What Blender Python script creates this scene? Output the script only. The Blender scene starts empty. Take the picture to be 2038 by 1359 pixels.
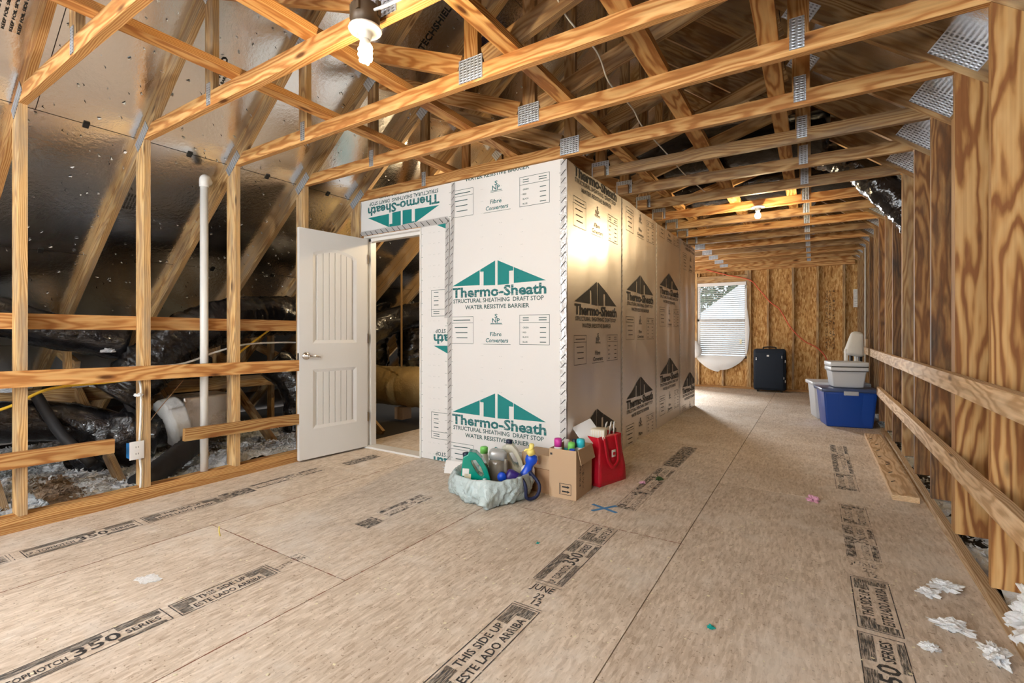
import bpy, bmesh, math, random
from mathutils import Vector, Matrix, noise

random.seed(7)
SC = bpy.context.scene
COL = SC.collection
PI = math.pi

# ------------------------------------------------------------------ camera
cam = bpy.data.cameras.new('camera')
cam.sensor_width = 36.0
cam.lens = 36.0 * 950.0 / 2038.0
cam.shift_y = -17.5 / 2038.0
cam.clip_start = 0.02
camo = bpy.data.objects.new('camera', cam)
camo.location = (0, 0, 1.15)
camo.rotation_euler = (PI / 2, 0, math.radians(32.23))
COL.objects.link(camo)
SC.camera = camo

# ------------------------------------------------------------------ world, lights, exposure
SC.view_settings.view_transform = 'Standard'
SC.view_settings.look = 'None'
SC.view_settings.gamma = 1.0
SC.view_settings.use_curve_mapping = False
SC.view_settings.exposure = -0.12
W = bpy.data.worlds.new('sky')
SC.world = W
W.use_nodes = True
bgn = W.node_tree.nodes['Background']
bgn.inputs[0].default_value = (0.80, 0.90, 1.0, 1)
bgn.inputs[1].default_value = 3.2


def area(name, loc, rot, sx, sy, power, col):
    l = bpy.data.lights.new(name, 'AREA')
    l.shape = 'RECTANGLE'
    l.size = sx
    l.size_y = sy
    l.energy = power
    l.color = col
    o = bpy.data.objects.new(name, l)
    o.location = loc
    o.rotation_euler = rot
    COL.objects.link(o)
    return o


# fill light added at two windows assumed in the gable wall behind the camera
area('fill_rear_a', (-2.75, -2.50, 1.42), (PI / 2, 0, PI), 1.4, 1.5, 150, (0.87, 0.94, 1.0))
area('fill_rear_b', (-0.55, -2.50, 1.42), (PI / 2, 0, PI), 1.4, 1.5, 150, (0.87, 0.94, 1.0))
# fill light added at an unseen window behind the partition, brightens the far floor
area('fill_far', (-3.1, 10.74, 1.42), (-PI / 2, 0, math.radians(-25)), 0.9, 1.4, 520, (0.95, 0.98, 1.0))
WARM = (1.0, 0.76, 0.44)
SC.cycles.max_bounces = 6
SC.cycles.diffuse_bounces = 3
SC.cycles.glossy_bounces = 3
SC.cycles.transmission_bounces = 5
SC.cycles.transparent_max_bounces = 10
SC.cycles.caustics_reflective = False
SC.cycles.caustics_refractive = False

# ------------------------------------------------------------------ materials
MATS = {}


def newmat(name):
    m = bpy.data.materials.new(name)
    m.use_nodes = True
    MATS[name] = m
    nt = m.node_tree
    b = nt.nodes['Principled BSDF']
    return m, nt, b


def N(nt, t, **kw):
    n = nt.nodes.new(t)
    for k, v in kw.items():
        if k == 'inp':
            for kk, vv in v.items():
                n.inputs[kk].default_value = vv
        else:
            setattr(n, k, v)
    return n


def plain(name, col, rough=0.5, metal=0.0, trans=0.0, bump=0.0, bscale=60.0, alpha=1.0, emit=None, estr=0.0, ior=1.45, coat=0.0):
    if name in MATS:
        return MATS[name]
    m, nt, b = newmat(name)
    b.inputs['Base Color'].default_value = (*col, 1)
    b.inputs['Roughness'].default_value = rough
    b.inputs['Metallic'].default_value = metal
    b.inputs['Transmission Weight'].default_value = trans
    b.inputs['Alpha'].default_value = alpha
    b.inputs['IOR'].default_value = ior
    b.inputs['Coat Weight'].default_value = coat
    if emit:
        b.inputs['Emission Color'].default_value = (*emit, 1)
        b.inputs['Emission Strength'].default_value = estr
    if bump > 0:
        tc = N(nt, 'ShaderNodeTexCoord')
        nz = N(nt, 'ShaderNodeTexNoise', inp={'Scale': bscale, 'Detail': 4.0})
        bp = N(nt, 'ShaderNodeBump', inp={'Strength': bump, 'Distance': 0.02})
        nt.links.new(tc.outputs['Object'], nz.inputs['Vector'])
        nt.links.new(nz.outputs['Fac'], bp.inputs['Height'])
        nt.links.new(bp.outputs['Normal'], b.inputs['Normal'])
    return m


def ramp(nt, stops, interp='LINEAR'):
    r = N(nt, 'ShaderNodeValToRGB')
    r.color_ramp.interpolation = interp
    e = r.color_ramp.elements
    while len(e) < len(stops):
        e.new(0.5)
    for i, (p, c) in enumerate(stops):
        e[i].position = p
        e[i].color = (*c, 1) if len(c) == 3 else c
    return r


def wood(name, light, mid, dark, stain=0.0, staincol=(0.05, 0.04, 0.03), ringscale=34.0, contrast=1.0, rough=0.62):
    """sawn pine: ring pattern along local X, streaks, knots, grey or black stain patches"""
    if name in MATS:
        return MATS[name]
    m, nt, b = newmat(name)
    L = nt.links.new
    tc = N(nt, 'ShaderNodeTexCoord')
    oi = N(nt, 'ShaderNodeObjectInfo')
    mul = N(nt, 'ShaderNodeVectorMath', operation='MULTIPLY')
    comb = N(nt, 'ShaderNodeCombineXYZ')
    L(oi.outputs['Random'], comb.inputs[0])
    L(oi.outputs['Random'], comb.inputs[1])
    L(oi.outputs['Random'], comb.inputs[2])
    L(comb.outputs[0], mul.inputs[0])
    mul.inputs[1].default_value = (37.0, 0.13, 0.21)
    add = N(nt, 'ShaderNodeVectorMath', operation='ADD')
    L(tc.outputs['Object'], add.inputs[0])
    L(mul.outputs[0], add.inputs[1])
    mp = N(nt, 'ShaderNodeMapping')
    mp.inputs['Scale'].default_value = (0.16, 1.0, 1.0)
    mp.inputs['Rotation'].default_value = (0, 0.05, 0.06)
    L(add.outputs[0], mp.inputs['Vector'])
    nz = N(nt, 'ShaderNodeTexNoise', inp={'Scale': 5.0, 'Detail': 3.0, 'Roughness': 0.5})
    L(mp.outputs[0], nz.inputs['Vector'])
    sub = N(nt, 'ShaderNodeVectorMath', operation='MULTIPLY_ADD')
    L(nz.outputs['Color'], sub.inputs[0])
    sub.inputs[1].default_value = (0.11, 0.13, 0.13)
    L(mp.outputs[0], sub.inputs[2])
    wv = N(nt, 'ShaderNodeTexWave', wave_type='RINGS', rings_direction='X', inp={'Scale': ringscale, 'Distortion': 1.2, 'Detail': 2.0, 'Detail Scale': 2.0})
    L(sub.outputs[0], wv.inputs['Vector'])
    r1 = ramp(nt, [(0.0, light), (0.5, mid), (0.95, dark)])
    L(wv.outputs['Fac'], r1.inputs[0])
    # fine streaks
    mp2 = N(nt, 'ShaderNodeMapping')
    mp2.inputs['Scale'].default_value = (1.2, 90.0, 90.0)
    L(add.outputs[0], mp2.inputs['Vector'])
    nz2 = N(nt, 'ShaderNodeTexNoise', inp={'Scale': 1.0, 'Detail': 2.0})
    L(mp2.outputs[0], nz2.inputs['Vector'])
    mx = N(nt, 'ShaderNodeMix', data_type='RGBA', blend_type='MULTIPLY')
    r2 = ramp(nt, [(0.3, (0.72, 0.68, 0.62)), (0.65, (1.0, 1.0, 1.0))])
    L(nz2.outputs['Fac'], r2.inputs[0])
    mx.inputs['Factor'].default_value = 0.6 * contrast
    L(r1.outputs[0], mx.inputs['A'])
    L(r2.outputs[0], mx.inputs['B'])
    # object tone
    hsv = N(nt, 'ShaderNodeHueSaturation')
    mr = N(nt, 'ShaderNodeMapRange', inp={'To Min': 0.80, 'To Max': 1.15})
    L(oi.outputs['Random'], mr.inputs['Value'])
    L(mr.outputs[0], hsv.inputs['Value'])
    L(mx.outputs['Result'], hsv.inputs['Color'])
    last = hsv.outputs[0]
    # knots
    mp3 = N(nt, 'ShaderNodeMapping')
    mp3.inputs['Scale'].default_value = (2.1, 7.0, 7.0)
    L(add.outputs[0], mp3.inputs['Vector'])
    vo = N(nt, 'ShaderNodeTexVoronoi', inp={'Scale': 1.0})
    L(mp3.outputs[0], vo.inputs['Vector'])
    rk = ramp(nt, [(0.05, (1, 1, 1)), (0.13, (0, 0, 0))])
    L(vo.outputs['Distance'], rk.inputs[0])
    mk = N(nt, 'ShaderNodeMix', data_type='RGBA')
    L(rk.outputs[0], mk.inputs['Factor'])
    L(last, mk.inputs['A'])
    mk.inputs['B'].default_value = (dark[0] * 0.3, dark[1] * 0.25, dark[2] * 0.2, 1)
    last = mk.outputs['Result']
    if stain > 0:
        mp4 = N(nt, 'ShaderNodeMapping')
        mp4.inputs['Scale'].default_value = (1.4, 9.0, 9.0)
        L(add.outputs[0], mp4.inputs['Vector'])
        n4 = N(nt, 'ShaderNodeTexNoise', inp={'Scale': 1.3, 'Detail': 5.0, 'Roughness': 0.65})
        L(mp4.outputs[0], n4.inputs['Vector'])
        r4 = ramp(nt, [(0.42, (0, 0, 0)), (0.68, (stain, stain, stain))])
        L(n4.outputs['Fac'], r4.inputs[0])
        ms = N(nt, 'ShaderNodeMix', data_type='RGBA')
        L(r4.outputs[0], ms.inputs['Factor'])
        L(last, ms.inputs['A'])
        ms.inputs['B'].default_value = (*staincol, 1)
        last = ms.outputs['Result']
    L(last, b.inputs['Base Color'])
    b.inputs['Roughness'].default_value = rough
    b.inputs['Specular IOR Level'].default_value = 0.3
    bp = N(nt, 'ShaderNodeBump', inp={'Strength': 0.15, 'Distance': 0.004})
    L(nz2.outputs['Fac'], bp.inputs['Height'])
    L(bp.outputs['Normal'], b.inputs['Normal'])
    return m


wood('pine', (0.67, 0.39, 0.155), (0.58, 0.295, 0.10), (0.42, 0.175, 0.05))
wood('pine_pale', (0.78, 0.58, 0.37), (0.70, 0.49, 0.29), (0.52, 0.32, 0.16), stain=0.25, staincol=(0.34, 0.27, 0.20))
wood('pine_weathered', (0.56, 0.36, 0.17), (0.48, 0.28, 0.115), (0.33, 0.165, 0.06), stain=0.65, staincol=(0.17, 0.125, 0.09))
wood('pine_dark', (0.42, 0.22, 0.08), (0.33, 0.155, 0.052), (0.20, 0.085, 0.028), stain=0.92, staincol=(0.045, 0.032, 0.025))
wood('pine_bold', (0.64, 0.40, 0.17), (0.57, 0.315, 0.11), (0.34, 0.14, 0.04), ringscale=26.0)
wood('post_gold', (0.56, 0.335, 0.14), (0.48, 0.255, 0.088), (0.24, 0.095, 0.028), ringscale=22.0)
wood('pine_knee', (0.70, 0.47, 0.22), (0.62, 0.38, 0.15), (0.44, 0.235, 0.085), stain=0.7, staincol=(0.27, 0.22, 0.17))


def osb(name, cols, flake=(14.0, 34.0, 20.0), speck=0.5, rough=0.75, plane='XY', stain=None):
    if name in MATS:
        return MATS[name]
    m, nt, b = newmat(name)
    L = nt.links.new
    tc = N(nt, 'ShaderNodeTexCoord')
    oi = N(nt, 'ShaderNodeObjectInfo')
    comb = N(nt, 'ShaderNodeCombineXYZ')
    L(oi.outputs['Random'], comb.inputs[0])
    L(oi.outputs['Random'], comb.inputs[1])
    sc = N(nt, 'ShaderNodeVectorMath', operation='SCALE')
    L(comb.outputs[0], sc.inputs[0])
    sc.inputs['Scale'].default_value = 19.0
    add = N(nt, 'ShaderNodeVectorMath', operation='ADD')
    L(tc.outputs['Object'], add.inputs[0])
    L(sc.outputs[0], add.inputs[1])
    wob = N(nt, 'ShaderNodeTexNoise', inp={'Scale': 7.0, 'Detail': 1.0})
    L(add.outputs[0], wob.inputs['Vector'])
    wm = N(nt, 'ShaderNodeVectorMath', operation='MULTIPLY_ADD')
    L(wob.outputs['Color'], wm.inputs[0])
    wm.inputs[1].default_value = (0.004, 0.004, 0.004)
    L(add.outputs[0], wm.inputs[2])
    facs = []
    for rot in (0.25, -0.35, 0.9):
        mp = N(nt, 'ShaderNodeMapping')
        mp.inputs['Rotation'].default_value = (0, 0, rot) if plane == 'XY' else (0, rot, 0)
        if plane == 'XY':
            mp.inputs['Scale'].default_value = (flake[1], flake[0], flake[2])
        else:
            mp.inputs['Scale'].default_value = (flake[1], flake[2], flake[0])
        L(wm.outputs[0], mp.inputs['Vector'])
        vo = N(nt, 'ShaderNodeTexVoronoi', inp={'Scale': 1.0, 'Randomness': 1.0})
        L(mp.outputs[0], vo.inputs['Vector'])
        sp = N(nt, 'ShaderNodeSeparateColor')
        L(vo.outputs['Color'], sp.inputs[0])
        facs.append(sp.outputs[0])
    a1 = N(nt, 'ShaderNodeMath', operation='ADD')
    L(facs[0], a1.inputs[0])
    L(facs[1], a1.inputs[1])
    a2 = N(nt, 'ShaderNodeMath', operation='ADD')
    L(a1.outputs[0], a2.inputs[0])
    L(facs[2], a2.inputs[1])
    dv = N(nt, 'ShaderNodeMath', operation='DIVIDE')
    L(a2.outputs[0], dv.inputs[0])
    dv.inputs[1].default_value = 3.0
    r = ramp(nt, [(0.18, cols[0]), (0.42, cols[1]), (0.60, cols[2]), (0.82, cols[3])])
    L(dv.outputs[0], r.inputs[0])
    nz = N(nt, 'ShaderNodeTexNoise', inp={'Scale': 1.3, 'Detail': 5.0, 'Roughness': 0.6})
    L(add.outputs[0], nz.inputs['Vector'])
    rr = ramp(nt, [(0.35, (0.86, 0.84, 0.82)), (0.65, (1.05, 1.05, 1.05))])
    L(nz.outputs['Fac'], rr.inputs[0])
    mx = N(nt, 'ShaderNodeMix', data_type='RGBA', blend_type='MULTIPLY')
    mx.inputs['Factor'].default_value = 1.0
    L(r.outputs[0], mx.inputs['A'])
    L(rr.outputs[0], mx.inputs['B'])
    last = mx.outputs['Result']
    # fine dark and pale specks
    ns = N(nt, 'ShaderNodeTexNoise', inp={'Scale': 85.0, 'Detail': 2.0})
    L(add.outputs[0], ns.inputs['Vector'])
    rs = ramp(nt, [(0.27, (0.35, 0.28, 0.2)), (0.36, (1, 1, 1)), (0.66, (1, 1, 1)), (0.76, (1.3, 1.3, 1.3))])
    L(ns.outputs['Fac'], rs.inputs[0])
    m2 = N(nt, 'ShaderNodeMix', data_type='RGBA', blend_type='MULTIPLY')
    m2.inputs['Factor'].default_value = speck
    L(last, m2.inputs['A'])
    L(rs.outputs[0], m2.inputs['B'])
    last = m2.outputs['Result']
    if stain:   # dust worn into the surface
        n3 = N(nt, 'ShaderNodeTexNoise', inp={'Scale': 1.7, 'Detail': 7.0, 'Roughness': 0.72})
        L(add.outputs[0], n3.inputs['Vector'])
        r3 = ramp(nt, [(0.51, (0, 0, 0)), (0.74, (0.75, 0.75, 0.75))])
        L(n3.outputs['Fac'], r3.inputs[0])
        m3 = N(nt, 'ShaderNodeMix', data_type='RGBA')
        L(r3.outputs[0], m3.inputs['Factor'])
        L(last, m3.inputs['A'])
        m3.inputs['B'].default_value = (*stain, 1)
        last = m3.outputs['Result']
    L(last, b.inputs['Base Color'])
    b.inputs['Roughness'].default_value = rough
    b.inputs['Specular IOR Level'].default_value = 0.25
    bp = N(nt, 'ShaderNodeBump', inp={'Strength': 0.05, 'Distance': 0.002})
    L(dv.outputs[0], bp.inputs['Height'])
    L(bp.outputs['Normal'], b.inputs['Normal'])
    return m


osb('osb_floor', [(0.53, 0.425, 0.33), (0.655, 0.55, 0.445), (0.705, 0.60, 0.495), (0.80, 0.70, 0.60)], flake=(20.0, 95.0, 30.0), speck=0.75, stain=(0.84, 0.79, 0.73))
osb('osb_wall', [(0.30, 0.13, 0.035), (0.52, 0.27, 0.085), (0.63, 0.36, 0.13), (0.76, 0.52, 0.24)], flake=(14.0, 52.0, 20.0), speck=0.5, plane='XZ')


def foil(name, col, r0, r1, bump, bscale, smudge=None):
    m, nt, b = newmat(name)
    L = nt.links.new
    tc = N(nt, 'ShaderNodeTexCoord')
    nz = N(nt, 'ShaderNodeTexNoise', inp={'Scale': 2.2, 'Detail': 4.0})
    L(tc.outputs['Object'], nz.inputs['Vector'])
    mr = N(nt, 'ShaderNodeMapRange', inp={'From Min': 0.3, 'From Max': 0.7, 'To Min': r0, 'To Max': r1})
    L(nz.outputs['Fac'], mr.inputs['Value'])
    L(mr.outputs[0], b.inputs['Roughness'])
    b.inputs['Metallic'].default_value = 1.0
    b.inputs['Base Color'].default_value = (*col, 1)
    n2 = N(nt, 'ShaderNodeTexNoise', inp={'Scale': bscale, 'Detail': 5.0, 'Roughness': 0.6})
    L(tc.outputs['Object'], n2.inputs['Vector'])
    bp = N(nt, 'ShaderNodeBump', inp={'Strength': bump, 'Distance': 0.01})
    L(n2.outputs['Fac'], bp.inputs['Height'])
    L(bp.outputs['Normal'], b.inputs['Normal'])
    return m


foil('foil_deck', (0.93, 0.915, 0.90), 0.11, 0.25, 0.16, 34.0)
foil('foil_panel', (0.86, 0.82, 0.77), 0.36, 0.48, 0.06, 5.0)
foil('foil_gold', (0.95, 0.80, 0.52), 0.34, 0.5, 0.7, 45.0)
M_ = MATS['foil_gold'].node_tree.nodes['Principled BSDF']
M_.inputs['Metallic'].default_value = 0.6
M_.inputs['Base Color'].default_value = (0.80, 0.57, 0.24, 1)
foil('foil_duct', (0.78, 0.74, 0.70), 0.22, 0.40, 0.5, 40.0)


def galv():
    m, nt, b = newmat('galvanised')
    L = nt.links.new
    tc = N(nt, 'ShaderNodeTexCoord')
    mp = N(nt, 'ShaderNodeMapping')
    mp.inputs['Scale'].default_value = (1, 1, 1)
    L(tc.outputs['Object'], mp.inputs['Vector'])
    wx = N(nt, 'ShaderNodeTexWave', wave_type='BANDS', bands_direction='X', inp={'Scale': 13.0, 'Distortion': 0.0})
    wz = N(nt, 'ShaderNodeTexWave', wave_type='BANDS', bands_direction='Z', inp={'Scale': 22.0, 'Distortion': 1.5})
    L(mp.outputs[0], wx.inputs['Vector'])
    L(mp.outputs[0], wz.inputs['Vector'])
    mu = N(nt, 'ShaderNodeMath', operation='MULTIPLY')
    L(wx.outputs['Fac'], mu.inputs[0])
    L(wz.outputs['Fac'], mu.inputs[1])
    r = ramp(nt, [(0.30, (0.50, 0.54, 0.60)), (0.66, (0.22, 0.235, 0.26))])
    L(mu.outputs[0], r.inputs[0])
    L(r.outputs[0], b.inputs['Base Color'])
    b.inputs['Metallic'].default_value = 0.75
    b.inputs['Roughness'].default_value = 0.42
    bp = N(nt, 'ShaderNodeBump', inp={'Strength': 0.8, 'Distance': 0.004})
    L(mu.outputs[0], bp.inputs['Height'])
    L(bp.outputs['Normal'], b.inputs['Normal'])
    return m


galv()


def ink(name, col, lo, hi, scale=30.0, stretch=(1, 1, 1)):
    """stamped ink, worn through in places"""
    m, nt, b = newmat(name)
    L = nt.links.new
    tc = N(nt, 'ShaderNodeTexCoord')
    mp = N(nt, 'ShaderNodeMapping')
    mp.inputs['Scale'].default_value = stretch
    L(tc.outputs['Object'], mp.inputs['Vector'])
    nz = N(nt, 'ShaderNodeTexNoise', inp={'Scale': scale, 'Detail': 3.0, 'Roughness': 0.7})
    L(mp.outputs[0], nz.inputs['Vector'])
    mr = N(nt, 'ShaderNodeMapRange', inp={'From Min': lo, 'From Max': hi, 'To Min': 0.0, 'To Max': 0.95})
    L(nz.outputs['Fac'], mr.inputs['Value'])
    L(mr.outputs[0], b.inputs['Alpha'])
    b.inputs['Base Color'].default_value = (*col, 1)
    b.inputs['Roughness'].default_value = 0.7
    return m


ink('ink_floor', (0.035, 0.035, 0.038), 0.24, 0.46, 26.0)
ink('ink_hatch', (0.06, 0.065, 0.07), 0.36, 0.62, 9.0, (26, 2.2, 1))
ink('ink_worn', (0.07, 0.07, 0.075), 0.36, 0.64, 34.0, (1.5, 0.8, 1))
ink('ink_teal', (0.0, 0.21, 0.205), 0.10, 0.34, 22.0, (1, 1, 0.6))
ink('ink_teal_stripes', (0.01, 0.15, 0.16), 0.30, 0.46, 26.0, (0.6, 0.6, 5.0))
plain('ink_print', (0.035, 0.10, 0.10), 0.6)
plain('ink_black', (0.018, 0.02, 0.022), 0.5)
plain('ink_foil', (0.025, 0.025, 0.027), 0.6)

plain('sheath_white', (0.80, 0.795, 0.79), 0.6, bump=0.03, bscale=30)
plain('tape', (0.62, 0.62, 0.62), 0.32, metal=0.35, bump=0.25, bscale=30)
plain('white_paint', (0.80, 0.79, 0.775), 0.38, bump=0.02, bscale=90)
plain('white_plastic', (0.82, 0.82, 0.82), 0.35)
plain('pvc', (0.84, 0.84, 0.82), 0.3)
plain('chrome', (0.75, 0.74, 0.73), 0.18, metal=1.0)
plain('black_plastic', (0.012, 0.012, 0.014), 0.22, bump=0.5, bscale=14)
plain('black_film', (0.010, 0.010, 0.012), 0.16, bump=0.7, bscale=18, coat=0.4)
plain('black_matt', (0.02, 0.02, 0.022), 0.6)
plain('cellulose', (0.90, 0.925, 0.95), 0.95, bump=0.5, bscale=70)
plain('cellulose_brown', (0.40, 0.29, 0.20), 0.95, bump=0.8, bscale=60)
plain('batt_brown', (0.30, 0.16, 0.085), 0.95, bump=1.0, bscale=30)
plain('cable_white', (0.80, 0.80, 0.78), 0.45)
plain('cable_yellow', (0.80, 0.50, 0.04), 0.45)
plain('cable_black', (0.02, 0.02, 0.02), 0.4)
plain('cord_red', (0.75, 0.13, 0.06), 0.5)
plain('box_brown_metal', (0.085, 0.055, 0.03), 0.45, metal=0.2)
plain('porcelain', (0.88, 0.86, 0.80), 0.25)
plain('bulb_glow', (1, 0.95, 0.85), 0.3, emit=(1.0, 0.86, 0.58), estr=14.0)
plain('cardboard', (0.50, 0.345, 0.215), 0.8, bump=0.05, bscale=50)
plain('cardboard_dark', (0.42, 0.25, 0.14), 0.8, bump=0.05, bscale=50)
plain('red_fabric', (0.62, 0.008, 0.028), 0.42, bump=0.15, bscale=60)
plain('blue_plastic', (0.012, 0.065, 0.36), 0.35)
plain('blue_lid', (0.06, 0.09, 0.20), 0.3)
plain('grey_tote', (0.46, 0.49, 0.55), 0.4)
plain('pale_tote', (0.60, 0.63, 0.68), 0.4)
plain('suitcase_fabric', (0.006, 0.013, 0.026), 0.75, bump=0.2, bscale=180)
plain('dark_rubber', (0.012, 0.012, 0.013), 0.55)
plain('green_jug', (0.0, 0.26, 0.19), 0.22, coat=0.5)
plain('navy_cap', (0.01, 0.018, 0.05), 0.35)
plain('smoke_bottle', (0.16, 0.14, 0.11), 0.15, coat=0.5)
plain('grey_silver', (0.42, 0.43, 0.43), 0.25, metal=0.3)
plain('milky_jug', (0.74, 0.74, 0.62), 0.3)
plain('lime', (0.20, 0.62, 0.12), 0.35)
plain('yellow_plastic', (0.86, 0.72, 0.20), 0.35)
plain('cobalt', (0.01, 0.075, 0.60), 0.3)
plain('purple_dark', (0.035, 0.014, 0.16), 0.35)
plain('magenta', (0.60, 0.05, 0.35), 0.35)
plain('turquoise', (0.04, 0.52, 0.62), 0.35)
plain('label_cream', (0.82, 0.76, 0.55), 0.5)
plain('label_white', (0.85, 0.85, 0.83), 0.5)
plain('bag_film', (0.60, 0.73, 0.75), 0.16, bump=0.9, bscale=26, coat=0.4, alpha=0.86)
plain('tub_teal', (0.36, 0.55, 0.57), 0.35)
plain('strap_navy', (0.012, 0.018, 0.06), 0.6)
plain('tape_blue', (0.07, 0.26, 0.55), 0.55)
plain('cloth_white', (0.80, 0.79, 0.75), 0.9, bump=0.4, bscale=20)
plain('stripe_black', (0.015, 0.015, 0.015), 0.7)
plain('paper', (0.86, 0.86, 0.85), 0.7)
plain('floral', (0.80, 0.74, 0.60), 0.6)
plain('pink_fluff', (0.75, 0.40, 0.55), 0.95)
plain('teal_scrap', (0.0, 0.36, 0.33), 0.5)
plain('outlet_blue', (0.02, 0.22, 0.62), 0.5)
plain('dark_slot', (0.01, 0.01, 0.01), 0.6)
plain('roof_back', (0.10, 0.07, 0.05), 0.9)
plain('subfloor', (0.03, 0.024, 0.018), 0.95)
plain('seam_red', (0.26, 0.11, 0.065), 0.9)
plain('neighbour_roof', (0.62, 0.62, 0.64), 0.8)
plain('neighbour_wall', (0.75, 0.75, 0.74), 0.8)
plain('leaf', (0.04, 0.085, 0.025), 0.8)
plain('bark', (0.09, 0.06, 0.04), 0.9)
plain('lawn', (0.10, 0.16, 0.05), 0.9)
plain('poly_sheet', (0.86, 0.87, 0.88), 0.25, alpha=0.82, bump=0.3, bscale=12)
plain('mastic', (0.72, 0.74, 0.74), 0.6, bump=0.4, bscale=25)
plain('gold_card', (0.45, 0.28, 0.12), 0.6)
plain('rear_wall', (0.62, 0.45, 0.28), 0.8)
plain('glass', (0.9, 0.95, 0.95), 0.02, trans=1.0)
plain('slat_white', (0.86, 0.86, 0.87), 0.4)
M = MATS


# ------------------------------------------------------------------ building helpers
def link(o, parent=None):
    COL.objects.link(o)
    if parent is not None:
        o.parent = parent
    return o


def setm(o, m):
    o.data.materials.append(M[m] if isinstance(m, str) else m)


def obj(name, verts, faces, mat, parent=None, smooth=False):
    me = bpy.data.meshes.new(name)
    me.from_pydata([tuple(v) for v in verts], [], faces)
    me.update()
    if smooth:
        for p in me.polygons:
            p.use_smooth = True
    o = bpy.data.objects.new(name, me)
    setm(o, mat)
    return link(o, parent)


def bobj(name, bm, mat, parent=None, smooth=False, matrix=None):
    bmesh.ops.recalc_face_normals(bm, faces=bm.faces[:])
    me = bpy.data.meshes.new(name)
    bm.to_mesh(me)
    bm.free()
    if smooth:
        for p in me.polygons:
            p.use_smooth = True
    o = bpy.data.objects.new(name, me)
    setm(o, mat)
    if matrix is not None:
        o.matrix_basis = matrix
    return link(o, parent)


def empty(name, loc=(0, 0, 0), rz=0.0, parent=None):
    o = bpy.data.objects.new(name, None)
    o.location = loc
    o.rotation_euler = (0, 0, rz)
    o.empty_display_size = 0.1
    return link(o, parent)


def tag(o, label, cat, group=None, kind=None):
    o['label'] = label
    o['category'] = cat
    if group:
        o['group'] = group
    if kind:
        o['kind'] = kind
    return o


BOXF = [(0, 1, 3, 2), (4, 6, 7, 5), (0, 4, 5, 1), (2, 3, 7, 6), (0, 2, 6, 4), (1, 5, 7, 3)]
BOXC = {}


def boxmesh(sx, sy, sz):
    k = (round(sx, 4), round(sy, 4), round(sz, 4))
    if k not in BOXC:
        me = bpy.data.meshes.new('box')
        v = [(x * sx / 2, y * sy / 2, z * sz / 2) for x in (-1, 1) for y in (-1, 1) for z in (-1, 1)]
        me.from_pydata(v, [], BOXF)
        me.update()
        BOXC[k] = me
    return BOXC[k]


def box(name, lo, hi, mat, parent=None):
    """axis aligned box given by two corners; long axis is local X where it is a stick"""
    lo = Vector(lo)
    hi = Vector(hi)
    c = (lo + hi) / 2
    s = hi - lo
    v = [(x * s.x / 2, y * s.y / 2, z * s.z / 2) for x in (-1, 1) for y in (-1, 1) for z in (-1, 1)]
    o = obj(name, v, BOXF, mat, parent)
    o.location = c
    return o


def stick(name, p0, p1, w, t, mat, parent=None, up=(0, 1, 0), cut0=(0, 0), cut1=(0, 0)):
    """bar from p0 to p1, local X along it; w measured in the plane normal to 'up' (local Z), t along 'up' (local Y).
    cut = (low, high) shift of the end face, so that ends can be mitred"""
    p0 = Vector(p0)
    p1 = Vector(p1)
    x = (p1 - p0).normalized()
    y = Vector(up)
    y = (y - x * y.dot(x)).normalized()
    z = x.cross(y)
    if z.z < -1e-6 or (abs(z.z) < 1e-6 and z.x < 0):
        z = -z
        y = -y
    ln = (p1 - p0).length
    v = []
    for ex, cut in ((-ln / 2, cut0), (ln / 2, cut1)):
        for yy in (-1, 1):
            v.append((ex + cut[0], yy * t / 2, -w / 2))
            v.append((ex + cut[1], yy * t / 2, w / 2))
    o = obj(name, v, BOXF, mat, parent)
    m = Matrix((x, y, z)).transposed().to_4x4()
    m.translation = (p0 + p1) / 2
    o.matrix_basis = m
    return o


def rbox(name, size, bev, mat, parent=None, loc=(0, 0, 0), rot=(0, 0, 0), taper=1.0, seg=2, smooth=True):
    """rounded box standing on z=0 of its own frame; taper scales the bottom"""
    bm = bmesh.new()
    bmesh.ops.create_cube(bm, size=1.0)
    for v in bm.verts:
        k = taper if v.co.z < 0 else 1.0
        v.co = Vector((v.co.x * size[0] * k, v.co.y * size[1] * k, (v.co.z + 0.5) * size[2]))
    bmesh.ops.bevel(bm, geom=bm.edges[:], offset=bev, segments=seg, profile=0.5, affect='EDGES')
    o = bobj(name, bm, mat, parent, smooth)
    o.location = loc
    o.rotation_euler = rot
    return o


def lathe(name, prof, mat, parent=None, loc=(0, 0, 0), rot=(0, 0, 0), seg=20, sx=1.0, sy=1.0, smooth=True):
    v = []
    f = []
    for r, z in prof:
        for i in range(seg):
            a = 2 * PI * i / seg
            v.append((r * math.cos(a) * sx, r * math.sin(a) * sy, z))
    n = len(prof)
    for j in range(n - 1):
        for i in range(seg):
            f.append((j * seg + i, j * seg + (i + 1) % seg, (j + 1) * seg + (i + 1) % seg, (j + 1) * seg + i))
    f.append(tuple(range(seg))[::-1])
    f.append(tuple((n - 1) * seg + i for i in range(seg)))
    o = obj(name, v, f, mat, parent, smooth)
    o.location = loc
    o.rotation_euler = rot
    return o


def spline(pts, n=12):
    pts = [Vector(p) for p in pts]
    out = []
    P = [pts[0] * 2 - pts[1]] + pts + [pts[-1] * 2 - pts[-2]]
    for i in range(1, len(P) - 2):
        for j in range(n):
            t = j / n
            a, b, c, d = P[i - 1], P[i], P[i + 1], P[i + 2]
            out.append(0.5 * ((2 * b) + (c - a) * t + (2 * a - 5 * b + 4 * c - d) * t * t + (3 * b - a - 3 * c + d) * t ** 3))
    out.append(pts[-1])
    return out


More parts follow.
